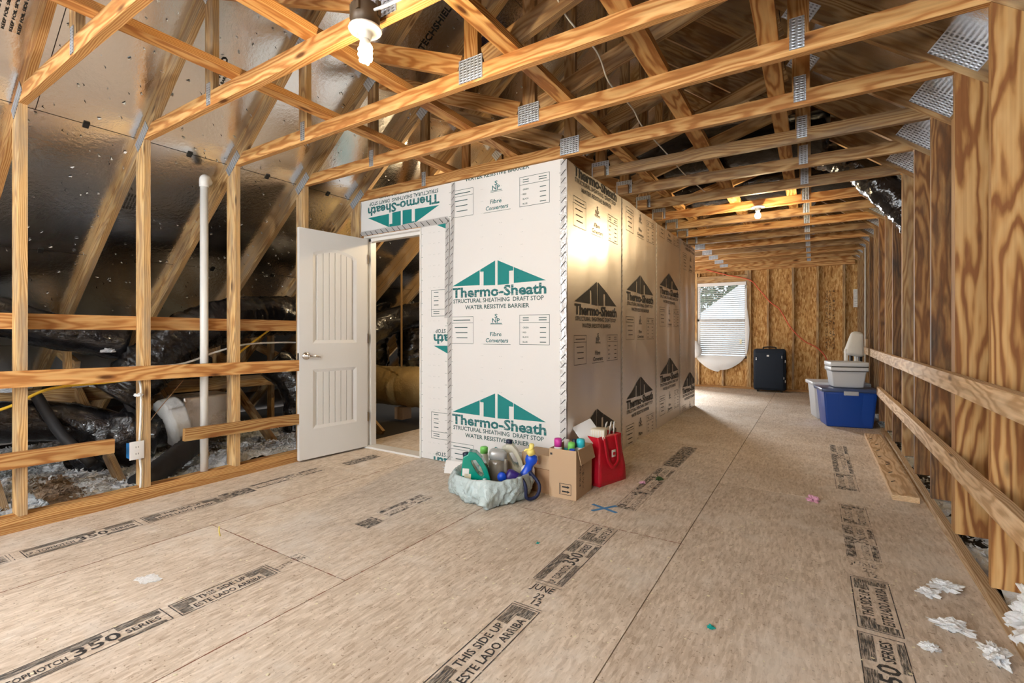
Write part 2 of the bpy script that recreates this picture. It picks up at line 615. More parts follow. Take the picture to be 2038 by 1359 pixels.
def tube(name, pts, r, mat, parent=None, seg=8, n=10, wrinkle=0.0, ridge=0.0, ridgestep=0.06, sub=True, cap=True):
    path = spline(pts, n) if sub else [Vector(p) for p in pts]
    v = []
    f = []
    t = (path[1] - path[0]).normalized()
    up = Vector((0, 0, 1)) if abs(t.z) < 0.9 else Vector((1, 0, 0))
    u = t.cross(up).normalized()
    dist = 0.0
    for i, p in enumerate(path):
        if i < len(path) - 1:
            t2 = (path[i + 1] - p)
            if t2.length > 1e-6:
                t = t2.normalized()
        if i > 0:
            dist += (p - path[i - 1]).length
        u = (u - t * u.dot(t)).normalized()
        w = t.cross(u)
        rr = r[min(i, len(r) - 1)] if isinstance(r, (list, tuple)) else r
        if ridge:
            rr *= 1 + ridge * math.cos(2 * PI * dist / ridgestep)
        for k in range(seg):
            a = 2 * PI * k / seg
            q = rr
            d = u * math.cos(a) + w * math.sin(a)
            if wrinkle:
                s = p + d * rr
                q = rr * (1 + wrinkle * noise.noise(s * 14) + 0.6 * wrinkle * noise.noise(s * 33))
            v.append(p + d * q)
    for i in range(len(path) - 1):
        for k in range(seg):
            f.append((i * seg + k, i * seg + (k + 1) % seg, (i + 1) * seg + (k + 1) % seg, (i + 1) * seg + k))
    if cap:
        f.append(tuple(range(seg))[::-1])
        f.append(tuple((len(path) - 1) * seg + k for k in range(seg)))
    return obj(name, v, f, mat, parent, True)


# ---- text as mesh data (2D)
TC = {}


def text2d(s):
    """vertices, faces of a line of text, normalised: x from 0 to 1, cap height 0..1"""
    if s in TC:
        return TC[s]
    cu = bpy.data.curves.new('t', 'FONT')
    cu.body = s
    cu.resolution_u = 2
    cu.offset = 0.018 if not s.startswith('Thermo') else 0.032
    o = bpy.data.objects.new('t', cu)
    COL.objects.link(o)
    dg = bpy.context.evaluated_depsgraph_get()
    me = bpy.data.meshes.new_from_object(o.evaluated_get(dg))
    v = [(p.co.x, p.co.y) for p in me.vertices]
    f = [tuple(p.vertices) for p in me.polygons]
    bpy.data.objects.remove(o)
    bpy.data.curves.remove(cu)
    bpy.data.meshes.remove(me)
    x0 = min(p[0] for p in v)
    x1 = max(p[0] for p in v)
    v = [((x - x0) / (x1 - x0), y / 0.70) for x, y in v]
    TC[s] = (v, f)
    return TC[s]


class Print:
    """flat print collected in 2D, clipped to a rectangle and laid on a surface"""

    def __init__(self):
        self.v = []
        self.f = []

    def poly(self, pts):
        n = len(self.v)
        self.v += [tuple(p) for p in pts]
        self.f.append(tuple(range(n, n + len(pts))))

    def rect(self, x0, y0, x1, y1):
        self.poly([(x0, y0), (x1, y0), (x1, y1), (x0, y1)])

    def frame(self, x0, y0, x1, y1, t):
        self.rect(x0, y0, x1, y0 + t)
        self.rect(x0, y1 - t, x1, y1)
        self.rect(x0, y0 + t, x0 + t, y1 - t)
        self.rect(x1 - t, y0 + t, x1, y1 - t)

    def text(self, s, x, y, w, h, shear=0.0):
        v, f = text2d(s)
        n = len(self.v)
        self.v += [(x + a * w + shear * b * h, y + b * h) for a, b in v]
        self.f += [tuple(i + n for i in q) for q in f]

    def turn(self, cx, cy):
        self.v = [(2 * cx - x, 2 * cy - y) for x, y in self.v]

    def build(self, name, mat, parent, o, ux, uy, clip=None, lift=0.0012):
        if not self.f:
            return None
        bm = bmesh.new()
        vs = [bm.verts.new((x, y, 0)) for x, y in self.v]
        for q in self.f:
            try:
                bm.faces.new([vs[i] for i in q])
            except ValueError:
                pass
        if clip:
            x0, y0, x1, y1 = clip
            for co, no in (((x0, 0, 0), (-1, 0, 0)), ((x1, 0, 0), (1, 0, 0)), ((0, y0, 0), (0, -1, 0)), ((0, y1, 0), (0, 1, 0))):
                g = bm.verts[:] + bm.edges[:] + bm.faces[:]
                if not g:
                    break
                bmesh.ops.bisect_plane(bm, geom=g, dist=1e-6, plane_co=co, plane_no=no, clear_outer=True)
        if not bm.faces:
            bm.free()
            return None
        ux = Vector(ux)
        uy = Vector(uy)
        nn = ux.cross(uy)
        me = bpy.data.meshes.new(name)
        for v in bm.verts:
            v.co = Vector(o) + ux * v.co.x + uy * v.co.y + nn * lift
        bm.to_mesh(me)
        bm.free()
        ob = bpy.data.objects.new(name, me)
        setm(ob, mat)
        return link(ob, parent)


# ------------------------------------------------------------------ main dimensions
KX = -3.87            # inner face of the knee wall on the left
CZ = 2.475            # underside of the ceiling joists
JH = 0.089
SL = 0.79             # roof slope
RX = -1.63            # ridge line
TT = 0.038            # timber thickness
YP = 3.27             # face of the sheathed partition
XS = -1.58            # its side face
PYE = 7.90            # its far end
FY = 10.80            # far wall, stud face


def YK(k):
    return 0.81 + 0.61 * k


def XR(y):
    return 0.61 + 0.0095 * (y - 3.25)


# ------------------------------------------------------------------ floor: OSB sheets, each its own piece
floor = empty('floor')
tag(floor, 'beige OSB subfloor of stamped sheets with dark seams', 'floor', kind='structure')
box('floor_base', (-7.2, -2.9, -0.12), (3.9, 11.0, -0.03), 'subfloor', floor)
rows = [(-5.40, -3.04, 2.62), (-3.04, -1.835, 1.46), (-1.835, -0.61, 2.69), (-0.61, 0.70, 3.93)]
for ri, (x0, x1, yc) in enumerate(rows):
    y = yc - 2.44 * 3
    while y < 10.9:
        a, bq = max(y, -2.75), min(y + 2.44, 10.9)
        if ri == 0 and a > 5.0 and bq < 8.0:
            y += 2.44
            continue
        xx0 = x0
        if ri == 0 and a < 3.3:
            xx0 = -3.99
            if bq > 3.4:
                pass
        if bq - a > 0.05:
            if ri == 0 and bq > 5.1 and a < 3.3:
                bq2 = 3.30
            g = 0.0022
            box('floor_sheet', (xx0 + g, a + g, -0.03), (x1 - g, bq - g, 0.0), 'osb_floor', floor)
        y += 2.44
# ragged red-painted tongue edges along the sheet joints
for (xa, ya, xb, yb) in ((-3.04, 1.46, -1.835, 1.46), (-1.835, 2.69, -0.61, 2.69), (-1.835, -1.0, -1.835, 3.2), (-3.04, -0.5, -3.04, 3.2)):
    vv, ff = [], []
    L_ = math.hypot(xb - xa, yb - ya)
    dx, dy = (xb - xa) / L_, (yb - ya) / L_
    s = 0.0
    while s < L_:
        e = s + random.uniform(0.01, 0.05)
        w0 = random.uniform(0.0008, 0.0036)
        n = len(vv)
        for (q, sg) in ((s, -1), (e, -1), (e, 1), (s, 1)):
            vv.append((xa + dx * q - dy * sg * w0, ya + dy * q + dx * sg * w0, 0.0008))
        ff.append((n, n + 1, n + 2, n + 3))
        s = e + (random.uniform(0, 0.02) if random.random() < 0.4 else 0)
    o = obj('seam_edging', vv, ff, 'seam_red', floor)
    o['kind'] = 'stuff'


def stamp(kind, xc, y0, y1, w=0.135, worn=False, clipy=None):
    """factory stamp on a sheet: text runs along +Y, its top towards -X"""
    p, h = Print(), Print()
    L_ = y1 - y0
    p.frame(0, -w / 2, L_, w / 2, 0.004)
    if kind == 'side':
        h.rect(0.01, -w * 0.42, L_ * 0.13, w * 0.42)
        h.rect(L_ * 0.88, -w * 0.42, L_ - 0.01, w * 0.42)
        h.rect(L_ * 0.13, w * 0.05, L_ * 0.22, w * 0.42)
        h.rect(L_ * 0.76, w * 0.05, L_ * 0.88, w * 0.42)
        p.text('THIS SIDE UP', L_ * 0.24, w * 0.07, L_ * 0.50, w * 0.26)
        p.text('ESTE LADO ARRIBA', L_ * 0.15, -w * 0.36, L_ * 0.71, w * 0.26)
        p.rect(L_ + 0.010, -w / 2, L_ + 0.014, w / 2)
    elif kind == 'series':
        h.rect(0.01, w * 0.20, L_ * 0.62, w * 0.46)
        h.rect(0.01, -w * 0.46, L_ * 0.45, -w * 0.28)
        h.rect(L_ * 0.70, w * 0.16, L_ - 0.01, w * 0.46)
        h.rect(L_ * 0.66, -w * 0.46, L_ - 0.02, -w * 0.30)
        p.text('LP', L_ * 0.02, -w * 0.22, L_ * 0.05, w * 0.22)
        p.text('TOPNOTCH', L_ * 0.10, -w * 0.22, L_ * 0.30, w * 0.24)
        p.text('350', L_ * 0.43, -w * 0.24, L_ * 0.27, w * 0.44)
        p.text('SERIES', L_ * 0.73, -w * 0.20, L_ * 0.22, w * 0.25)
    elif kind == 'worn':
        h.rect(0.0, -w * 0.45, L_, w * 0.45)
    cl = None
    m1 = 'ink_worn' if worn else 'ink_floor'
    ob = p.build('stamp_lettering', m1, floor, (xc, y0, 0), (0, 1, 0), (-1, 0, 0), clip=clipy, lift=0.0014)
    oh = h.build('stamp_hatching', 'ink_hatch' if not worn else 'ink_worn', floor, (xc, y0, 0), (0, 1, 0), (-1, 0, 0), clip=clipy, lift=0.0010)


def datestamp(xc, y, w=0.135, worn=False):
    p = Print()
    p.text('JUNE', -w * 0.48, 0.11, w * 0.80, 0.045)
    p.text('22', -w * 0.10, 0.045, w * 0.30, 0.045)
    p.text('12', 0.0, 0.0, w * 0.30, 0.038)
    p.rect(-w / 2, 0.165, w / 2, 0.168)
    p.build('stamp_lettering', 'ink_worn' if worn else 'ink_floor', floor, (xc, y, 0), (1, 0, 0), (0, 1, 0), lift=0.0014)


stamp('series', -1.015, 0.55, 1.13)
stamp('side', -1.015, 1.15, 1.72)
datestamp(-1.015, 1.755)
stamp('series', -1.035, 1.945, 2.43, w=0.15)
stamp('side', -1.035, 2.45, 2.95, w=0.15, clipy=(0, -0.2, 0.225, 0.2))
stamp('side', -1.04, 3.02, 3.42, w=0.14, worn=True)
stamp('series', -1.04, 3.44, 4.10, w=0.14, worn=True)
stamp('worn', -1.04, 4.2, 5.0, w=0.14, worn=True)
stamp('series', 0.215, 1.66, 2.27, w=0.145)
stamp('side', 0.22, 2.30, 2.76, w=0.145)
datestamp(0.22, 2.80, worn=True)
stamp('series', 0.22, 3.0, 3.48, w=0.145, worn=True)
stamp('side', 0.22, 3.52, 3.88, w=0.145, worn=True)
stamp('side', 0.215, 4.25, 4.72, w=0.14, worn=True)
stamp('series', 0.215, 4.76, 5.9, w=0.14, worn=True)
stamp('series', -2.24, 0.38, 0.90, w=0.13)
stamp('side', -2.23, 0.925, 1.335, w=0.13)
datestamp(-2.22, 1.345, w=0.11, worn=True)
stamp('worn', -2.27, 1.92, 2.05, w=0.12, worn=True)
stamp('series', -2.30, 2.12, 2.52, w=0.12, worn=True)
stamp('side', -3.47, 0.2, 0.69, w=0.13, worn=True)
stamp('series', -3.46, 0.74, 1.24, w=0.14)
stamp('side', -3.46, 1.27, 1.72, w=0.14)
stamp('worn', -3.49, 1.74, 1.95, w=0.13, worn=True)
stamp('series', -3.52, 1.97, 2.55, w=0.12, worn=True)
stamp('worn', -3.45, 2.75, 3.1, w=0.12, worn=True)

# ------------------------------------------------------------------ ceiling: trusses, runners, foil faced roof deck
ceil = empty('ceiling')
tag(ceil, 'open pine roof trusses under foil-faced roof decking', 'ceiling', kind='structure')


def zl(x):
    return CZ + SL * (x - KX)        # underside of the left rafters


def zr(x):
    return CZ + SL * (2 * RX - KX - x)   # underside of the right rafters


CO = math.cos(math.atan(SL))
SI = math.sin(math.atan(SL))
WL, WR = 0.105, 0.14


def plate(parent, x, z, y, sx, sz, ang=0.0):
    o = bpy.data.objects.new('nail_plate', boxmesh(sx, 0.003, sz))
    if not o.data.materials:
        o.data.materials.append(M['galvanised'])
    o.location = (x, y - 0.0016, z)
    o.rotation_euler = (0, ang, 0)
    return link(o, parent)


A = math.atan(SL)
for k in range(-5, 17):
    y = YK(k) + TT / 2
    yf = YK(k)
    tr = empty('roof_truss', (0, 0, 0), 0, ceil)
    wj = 'pine' if k <= 4 else ('pine_weathered' if k in (5, 6, 7, 9, 11, 13) else 'pine')
    xr = XR(yf)
    stick('joist', (KX, y, CZ + JH / 2), (xr, y, CZ + JH / 2), JH, TT, wj, tr, cut0=(0, 0.112), cut1=(0, -0.112))
    # rafters
    dz = WL / 2 / CO
    x0, x1 = -7.0, RX
    stick('rafter', (x0, y, zl(x0) + dz), (x1, y, zl(x1) + dz), WL, TT - 0.001, 'pine_knee' if k != 0 else 'pine', tr, cut1=(WL / 2 * SL, -WL / 2 * SL))
    dz = WR / 2 / CO
    x0, x1 = 3.6, RX
    sh = xr - 0.61
    stick('rafter', (x0, y, zr(x0) + dz + sh * SL), (x1, y, zr(x1) + dz + sh * SL * 0), WR, TT - 0.001, 'pine_weathered', tr, cut1=(WR / 2 * SL, -WR / 2 * SL))
    # webs
    zj = CZ + JH
    xv = -3.0
    stick('web_post', (xv, y, zj), (xv, y, zl(xv)), 0.089, TT - 0.002, 'pine_knee' if k < 3 else 'pine_weathered', tr)
    xv2 = -0.06
    stick('web_post', (xv2, y, zj), (xv2, y, zr(xv2)), 0.089, TT - 0.002, 'pine' if k < 5 else 'pine_weathered', tr)
    stick('king_post', (-1.54, y, zj), (-1.54, y, zr(-1.54)), 0.089, TT - 0.002, 'pine' if k < 3 else 'pine_weathered', tr)
    stick('web_diagonal', (-1.62, y, zj + 0.03), (-2.90, y, zl(-2.90) - 0.10), 0.105, TT - 0.003, 'pine' if k < 4 else 'pine_weathered', tr)
    stick('web_diagonal', (-1.46, y, zj + 0.03), (-0.16, y, zr(-0.16) - 0.10), 0.105, TT - 0.003, 'pine_weathered', tr)
    # nail plates
    plate(tr, -1.54, CZ + 0.075, yf, 0.155, 0.125)
    plate(tr, -0.065, CZ + 0.098, yf, 0.062, 0.15)
    plate(tr, -3.0, CZ + 0.075, yf, 0.045, 0.13)
    plate(tr, -3.0, zl(-3.0) + 0.015, yf, 0.16, 0.10, -A)
    plate(tr, -0.06, zr(-0.06) + 0.015, yf, 0.16, 0.12, A)
    plate(tr, KX - 0.035, CZ + 0.022, yf, 0.21, 0.075, -A)
    plate(tr, xr + 0.03, CZ + 0.105, yf, 0.245, 0.135, A)

runw = ['pine', 'pine', 'pine_bold', 'pine_bold', 'pine_bold']
for i, (x, w, ye) in enumerate(((-2.705, 0.089, 3.9), (-2.035, 0.089, 3.9), (-1.285, 0.089, 7.0), (-0.715, 0.105, 8.0), (-0.185, 0.089, 8.0))):
    stick('ceiling_runner', (x, -2.4, CZ + JH + 0.0195), (x, ye, CZ + JH + 0.0195), w, TT, runw[i], ceil, up=(0, 0, 1))

# roof deck sheets
bx = [-6.79, -5.86, -4.93, -4.0, -3.07, -2.14, RX]
for side in (0, 1):
    for i in range(len(bx) - 1):
        a, b2 = bx[i] + 0.002, bx[i + 1] - 0.002
        ys = -2.75 - (1.22 if i % 2 else 0.0)
        while ys < 10.95:
            y0, y1 = max(ys, -2.75) + 0.002, min(ys + 2.44, 10.95) - 0.002
            if y1 - y0 > 0.1:
                w = WL if side == 0 else WR
                up0 = w / CO + 0.001
                pts = []
                for (x, yy) in ((a, y0), (b2, y0), (b2, y1), (a, y1)):
                    z = zl(x) + up0
                    pts.append((x, yy, z))
                top = [(x - 0.009 * SI, yy, z + 0.012) for x, yy, z in pts]
                vv = pts + top
                if side == 1:
                    vv = [(2 * RX - x, yy, z) for x, yy, z in vv]
                ff = [(0, 1, 2, 3), (4, 7, 6, 5), (0, 4, 5, 1), (1, 5, 6, 2), (2, 6, 7, 3), (3, 7, 4, 0)]
                c = sum((Vector(q) for q in vv), Vector()) / 8
                o = obj('roof_deck_sheet', [Vector(q) - c for q in vv], ff, 'foil_deck', ceil)
                o.location = c
            ys += 2.44
    # shingle layer over the deck
    w = (WL if side == 0 else WR) / CO + 0.016
    pts = [(-7.4, -2.9, zl(-7.4) + w), (RX, -2.9, zl(RX) + w), (RX, 11.1, zl(RX) + w), (-7.4, 11.1, zl(-7.4) + w)]
    vv = pts + [(x, yy, z + 0.05) for x, yy, z in pts]
    if side == 1:
        vv = [(2 * RX - x, yy, z) for x, yy, z in vv]
    obj('roof_covering', vv, [(0, 1, 2, 3), (4, 7, 6, 5), (0, 4, 5, 1), (1, 5, 6, 2), (2, 6, 7, 3), (3, 7, 4, 0)], 'roof_back', ceil)
# H clips on the deck seams
for k in range(-1, 5):
    for xs in (-4.0, -4.93):
        o = bpy.data.objects.new('deck_clip', boxmesh(0.045, 0.03, 0.008))
        if not o.data.materials:
            o.data.materials.append(M['cable_black'])
        o.location = (xs, YK(k) + 0.34, zl(xs) + WL / CO - 0.004)
        o.rotation_euler = (0, -A, 0)
        link(o, ceil)


# print on the foil
def foilprint(s, x, y, hgt, length, mat='ink_black'):
    p = Print()
    p.text(s, 0, 0, length, hgt)
    z = zl(x) + WL / CO
    p.build('deck_lettering', mat, ceil, (x, y, z), (CO, 0, SI), (0, -1, 0) if True else (0, 1, 0), lift=-0.0 + 0.003)


for (s, x, y, h, ln) in (('TECHSHIELD', -3.72, 1.72, 0.042, 0.46), ('RADIANT BARRIER', -3.62, 1.755, 0.018, 0.26), ('TECHSHIELD', -2.75, 2.97, 0.06, 0.45), ('TECHSHIELD', -3.60, 3.93, 0.045, 0.30), ('RADIANT BARRIER', -3.62, 0.835, 0.022, 0.30)):
    foilprint(s, x, y, h, ln)
for i in range(6):
    foilprint('KEEP FOIL SIDE DOWN', -3.66, 0.62 + i * 0.030, 0.012, 0.30)
for i in range(5):
    foilprint('APA RATED SHEATHING', -4.50, 1.50 + i * 0.020, 0.010, 0.15)

# bits of insulation fluff stuck to the foil
vv, ff = [], []
for i in range(900):
    x = random.uniform(-5.8, -2.5)
    y = random.uniform(-0.3, 4.2)
    z = zl(x) + WL / CO - 0.003
    s = random.uniform(0.005, 0.015)
    n = len(vv)
    for j in range(3):
        a = random.uniform(0, 2 * PI)
        vv.append((x + s * math.cos(a) * CO + 0.004 * SI, y + s * math.sin(a), z + s * math.cos(a) * SI - 0.003))
    vv.append((x + s * 0.4 * SI, y, z - s * 0.6))
    ff += [(n, n + 1, n + 2), (n, n + 1, n + 3), (n + 1, n + 2, n + 3), (n + 2, n, n + 3)]
o = obj('insulation_specks', vv, ff, 'cellulose')
tag(o, 'white flecks of insulation stuck to the foil roof deck', 'insulation', kind='stuff')

# points of roofing nails coming through the deck
vv, ff = [], []
for i in range(420):
    x = random.uniform(-5.6, -2.2)
    y = random.uniform(-0.4, 4.4)
    z = zl(x) + WL / CO
    n = len(vv)
    r = 0.0035
    t = Vector((0.62, random.uniform(-0.5, 0.5), -0.78)) * random.uniform(0.012, 0.026)
    for j in range(3):
        a = j * 2.1
        vv.append(Vector((x + r * math.cos(a) * CO, y + r * math.sin(a), z + r * math.cos(a) * SI)))
    vv.append(Vector((x, y, z)) + t)
    ff += [(n, n + 1, n + 3), (n + 1, n + 2, n + 3), (n + 2, n, n + 3)]
o = obj('nail_tips', vv, ff, 'dark_slot', ceil)
o['kind'] = 'stuff'

# ------------------------------------------------------------------ left knee wall
wl = empty('wall_left')
tag(wl, 'open knee wall of pine studs with horizontal rails on the left', 'wall', kind='structure')
stick('bottom_plate', (KX - 0.0605, -2.7, 0.0225), (KX - 0.0605, YP - 0.02, 0.0225), 0.089, 0.045, 'pine', wl, up=(0, 0, 1))
stick('bottom_plate', (KX - 0.0625, -2.7, 0.068), (KX - 0.0625, YP - 0.02, 0.068), 0.089, 0.044, 'pine_bold', wl, up=(0, 0, 1))
for k in range(-5, 5):
    y = YK(k) + TT / 2
    stick('stud', (KX - 0.065, y, 0.09), (KX - 0.065, y, zl(KX - 0.065)), 0.13, TT, 'pine_knee', wl, cut1=(-0.051, 0.051))
y4 = YK(3) + 0.06
stick('rail', (KX - 0.15, -2.7, 1.232), (KX - 0.15, y4, 1.212), 0.095, TT, 'pine', wl, up=(1, 0, 0))
stick('rail', (KX + 0.02, -2.7, 0.93), (KX + 0.02, YK(3) - 0.005, 0.86), 0.095, TT, 'pine', wl, up=(1, 0, 0))
stick('rail', (KX + 0.02, -1.5, 0.46), (KX + 0.02, 1.245, 0.415), 0.089, TT, 'pine', wl, up=(1, 0, 0))
stick('rail', (KX + 0.02, 1.655, 0.41), (KX + 0.02, YK(3) - 0.005, 0.385), 0.089, TT, 'pine_bold', wl, up=(1, 0, 0))
# eave framing behind the studs
for k in range(-2, 6):
    y = YK(k) + TT / 2
    stick('eave_post', (-5.45, y, -0.03), (-5.45, y, zl(-5.45)), 0.089, TT, 'pine_knee', wl)
    stick('eave_brace', (-4.22, y, -0.02), (-5.40, y, 0.80), 0.089, TT, 'pine_knee', wl)
    stick('eave_brace', (-5.35, y + 0.04, 0.86), (-6.15, y + 0.04, zl(-6.15) + 0.4), 0.089, TT, 'pine_knee', wl)
stick('eave_runner', (-5.22, -2.0, 0.66), (-5.22, 3.35, 0.62), 0.12, TT, 'pine_knee', wl, up=(1, 0, 0))

# ------------------------------------------------------------------ right wall: deep posts with rails
wr = empty('wall_right')
tag(wr, 'right wall of deep pine posts with two horizontal rails', 'wall', kind='structure')
for k in range(-5, 17):
    y = YK(k) + TT / 2
    x = XR(y)
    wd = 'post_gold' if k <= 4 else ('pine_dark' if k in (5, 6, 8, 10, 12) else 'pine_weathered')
    t = TT
    if k == 4:
        stick('post', (x + 0.142, y + TT, 0.13), (x + 0.142, y + TT, CZ - 0.22), 0.284, TT - 0.001, wd, wr)
    stick('post', (x + 0.142, y, 0.13), (x + 0.142, y, CZ - 0.11), 0.284, TT, wd, wr, cut1=(0.11, -0.11))


def along(name, y0, y1, dx0, dx1, z0, z1, mat):
    xa0, xb0 = XR(y0) + dx0, XR(y0) + dx1
    xa1, xb1 = XR(y1) + dx0, XR(y1) + dx1
    stick(name, ((xa0 + xb0) / 2, y0, (z0 + z1) / 2), ((xa1 + xb1) / 2, y1, (z0 + z1) / 2), z1 - z0, dx1 - dx0, mat, wr, up=(1, 0, 0))


along('sole_plate', -2.7, 7.0, 0.022, 0.06, 0.0, 0.045, 'pine_pale')
along('rail', -2.7, 4.95, -0.038, -0.001, 0.858, 0.948, 'pine_pale')
along('rail', 4.955, 8.6, -0.038, -0.001, 0.852, 0.945, 'pine_pale')
along('rail', -2.7, 5.4, -0.038, -0.001, 0.46, 0.55, 'pine_pale')
along('rail', 5.405, 6.72, -0.038, -0.001, 0.455, 0.545, 'pine_pale')
along('rail', 8.55, 9.0, -0.06, -0.039, 0.87, 0.955, 'pine_pale')
stick('rail_end_block', (XR(8.7) - 0.01, 8.48, 0.83), (XR(8.7) - 0.01, 8.48, 1.06), 0.089, 0.025, 'pine_pale', wr, up=(1, 0, 0))

# ------------------------------------------------------------------ far wall
wb = empty('wall_back')
tag(wb, 'far gable wall of orange OSB panels between pine studs', 'wall', kind='structure')
WX0, WX1, WZ0, WZ1 = -2.10, -1.14, 0.62, 2.20
for i, (a, b2) in enumerate(((-7.2, -5.4), (-5.4, -3.0))):
    box('osb_panel', (a, FY + 0.09, -0.1), (b2 - 0.003, FY + 0.105, 4.6), 'osb_wall', wb)
box('osb_panel', (-3.0, FY + 0.09, -0.1), (WX0, FY + 0.105, 4.6), 'osb_wall', wb)
box('osb_panel', (WX0, FY + 0.09, -0.1), (WX1, FY + 0.105, WZ0), 'osb_wall', wb)
box('osb_panel', (WX0, FY + 0.09, WZ1), (WX1, FY + 0.105, 4.6), 'osb_wall', wb)
box('osb_panel', (WX1, FY + 0.09, -0.1), (-0.33, FY + 0.105, 4.6), 'osb_wall', wb)
box('osb_panel', (-0.327, FY + 0.09, -0.1), (0.90, FY + 0.105, 4.6), 'osb_wall', wb)
box('osb_panel', (0.903, FY + 0.09, -0.1), (3.9, FY + 0.105, 4.6), 'osb_wall', wb)
yc = FY + 0.045


def fstud(x, z0, z1, t=0.038):
    stick('stud', (x, yc, z0), (x, yc, z1), t, 0.089, 'pine_knee', wb)


for x in (-0.765, -0.33, 0.075, 0.49):
    fstud(x, 0.04, 2.42)
fstud(-1.085, 0.04, 2.42)
fstud(-1.125, 0.04, 2.42)
fstud(-2.125, 0.04, 2.42)
fstud(-2.165, 0.04, 2.42)
for x in (-2.55, -2.95, -3.4):
    fstud(x, 0.04, 2.42)
for x in (-2.08, -1.60):
    fstud(x, 0.04, WZ0 - 0.04)
for x in (-2.07, -1.59, -1.16):
    fstud(x, 2.345, 2.42)
stick('sill_plate', (-2.106, yc, WZ0 - 0.02), (-1.144, yc, WZ0 - 0.02), 0.038, 0.089, 'pine', wb)
stick('header', (-2.106, yc - 0.02, 2.27), (-1.144, yc - 0.02, 2.27), 0.14, 0.05, 'pine_knee', wb)
stick('bottom_plate', (-3.9, yc, 0.02), (0.66, yc, 0.02), 0.038, 0.091, 'pine', wb)
stick('top_plate', (-3.9, yc, 2.44), (0.66, yc, 2.44), 0.038, 0.091, 'pine', wb)
stick('top_plate', (-3.9, yc, 2.479), (0.66, yc, 2.479), 0.038, 0.091, 'pine', wb)
p = Print()
for i, s in enumerate(('RATED SHEATHING', '24/16  7/16 INCH', 'EXPOSURE 1')):
    p.text(s, 0, -i * 0.055, 1.1, 0.035)
p.build('panel_lettering', 'ink_worn', wb, (0.24, FY + 0.089, 0.85), (0, 0, 1), (-1, 0, 0), lift=-0.0 - 0.0014 if False else 0.0014)

# rear gable wall behind the camera, with two assumed windows that hold the fill lights
wf = empty('wall_front')
tag(wf, 'rear gable wall behind the viewpoint with two assumed windows', 'wall', kind='structure')
for (a, b2, c, d) in ((-7.2, -3.5, -0.1, 4.7), (-2.0, -1.3, -0.1, 4.7), (0.2, 3.9, -0.1, 4.7), (-3.5, -2.0, -0.1, 0.62), (-3.5, -2.0, 2.22, 4.7), (-1.3, 0.2, -0.1, 0.62), (-1.3, 0.2, 2.22, 4.7)):
    box('osb_panel', (a, -2.66, c), (b2, -2.60, d), 'rear_wall', wf)
for i, xa in enumerate((-3.5, -1.3)):
    w_ = empty('window_%d' % (i + 2))  # windows out of view, assumed as openings for the rear fill lights
    tag(w_, 'unseen white window assumed in the rear gable for the fill light, %s of the two' % ('left' if i == 0 else 'right'), 'window', kind='structure')
    for (a, b2, c, d) in ((xa, xa + 0.05, 0.62, 2.22), (xa + 1.45, xa + 1.5, 0.62, 2.22), (xa, xa + 1.5, 0.62, 0.67), (xa, xa + 1.5, 2.17, 2.22), (xa, xa + 1.5, 1.40, 1.44)):
        box('window_frame', (a, -2.64, c), (b2, -2.57, d), 'white_plastic', w_)
    box('pane', (xa + 0.05, -2.62, 0.67), (xa + 1.45, -2.615, 2.17), 'label_white', w_)

# ------------------------------------------------------------------ sheathed partition
wp = empty('wall_partition')
tag(wp, 'partition box clad in printed white and foil sheathing panels', 'wall', kind='structure')
HW = 0.464


def roofz(x):
    return -0.195 * abs(x) / HW


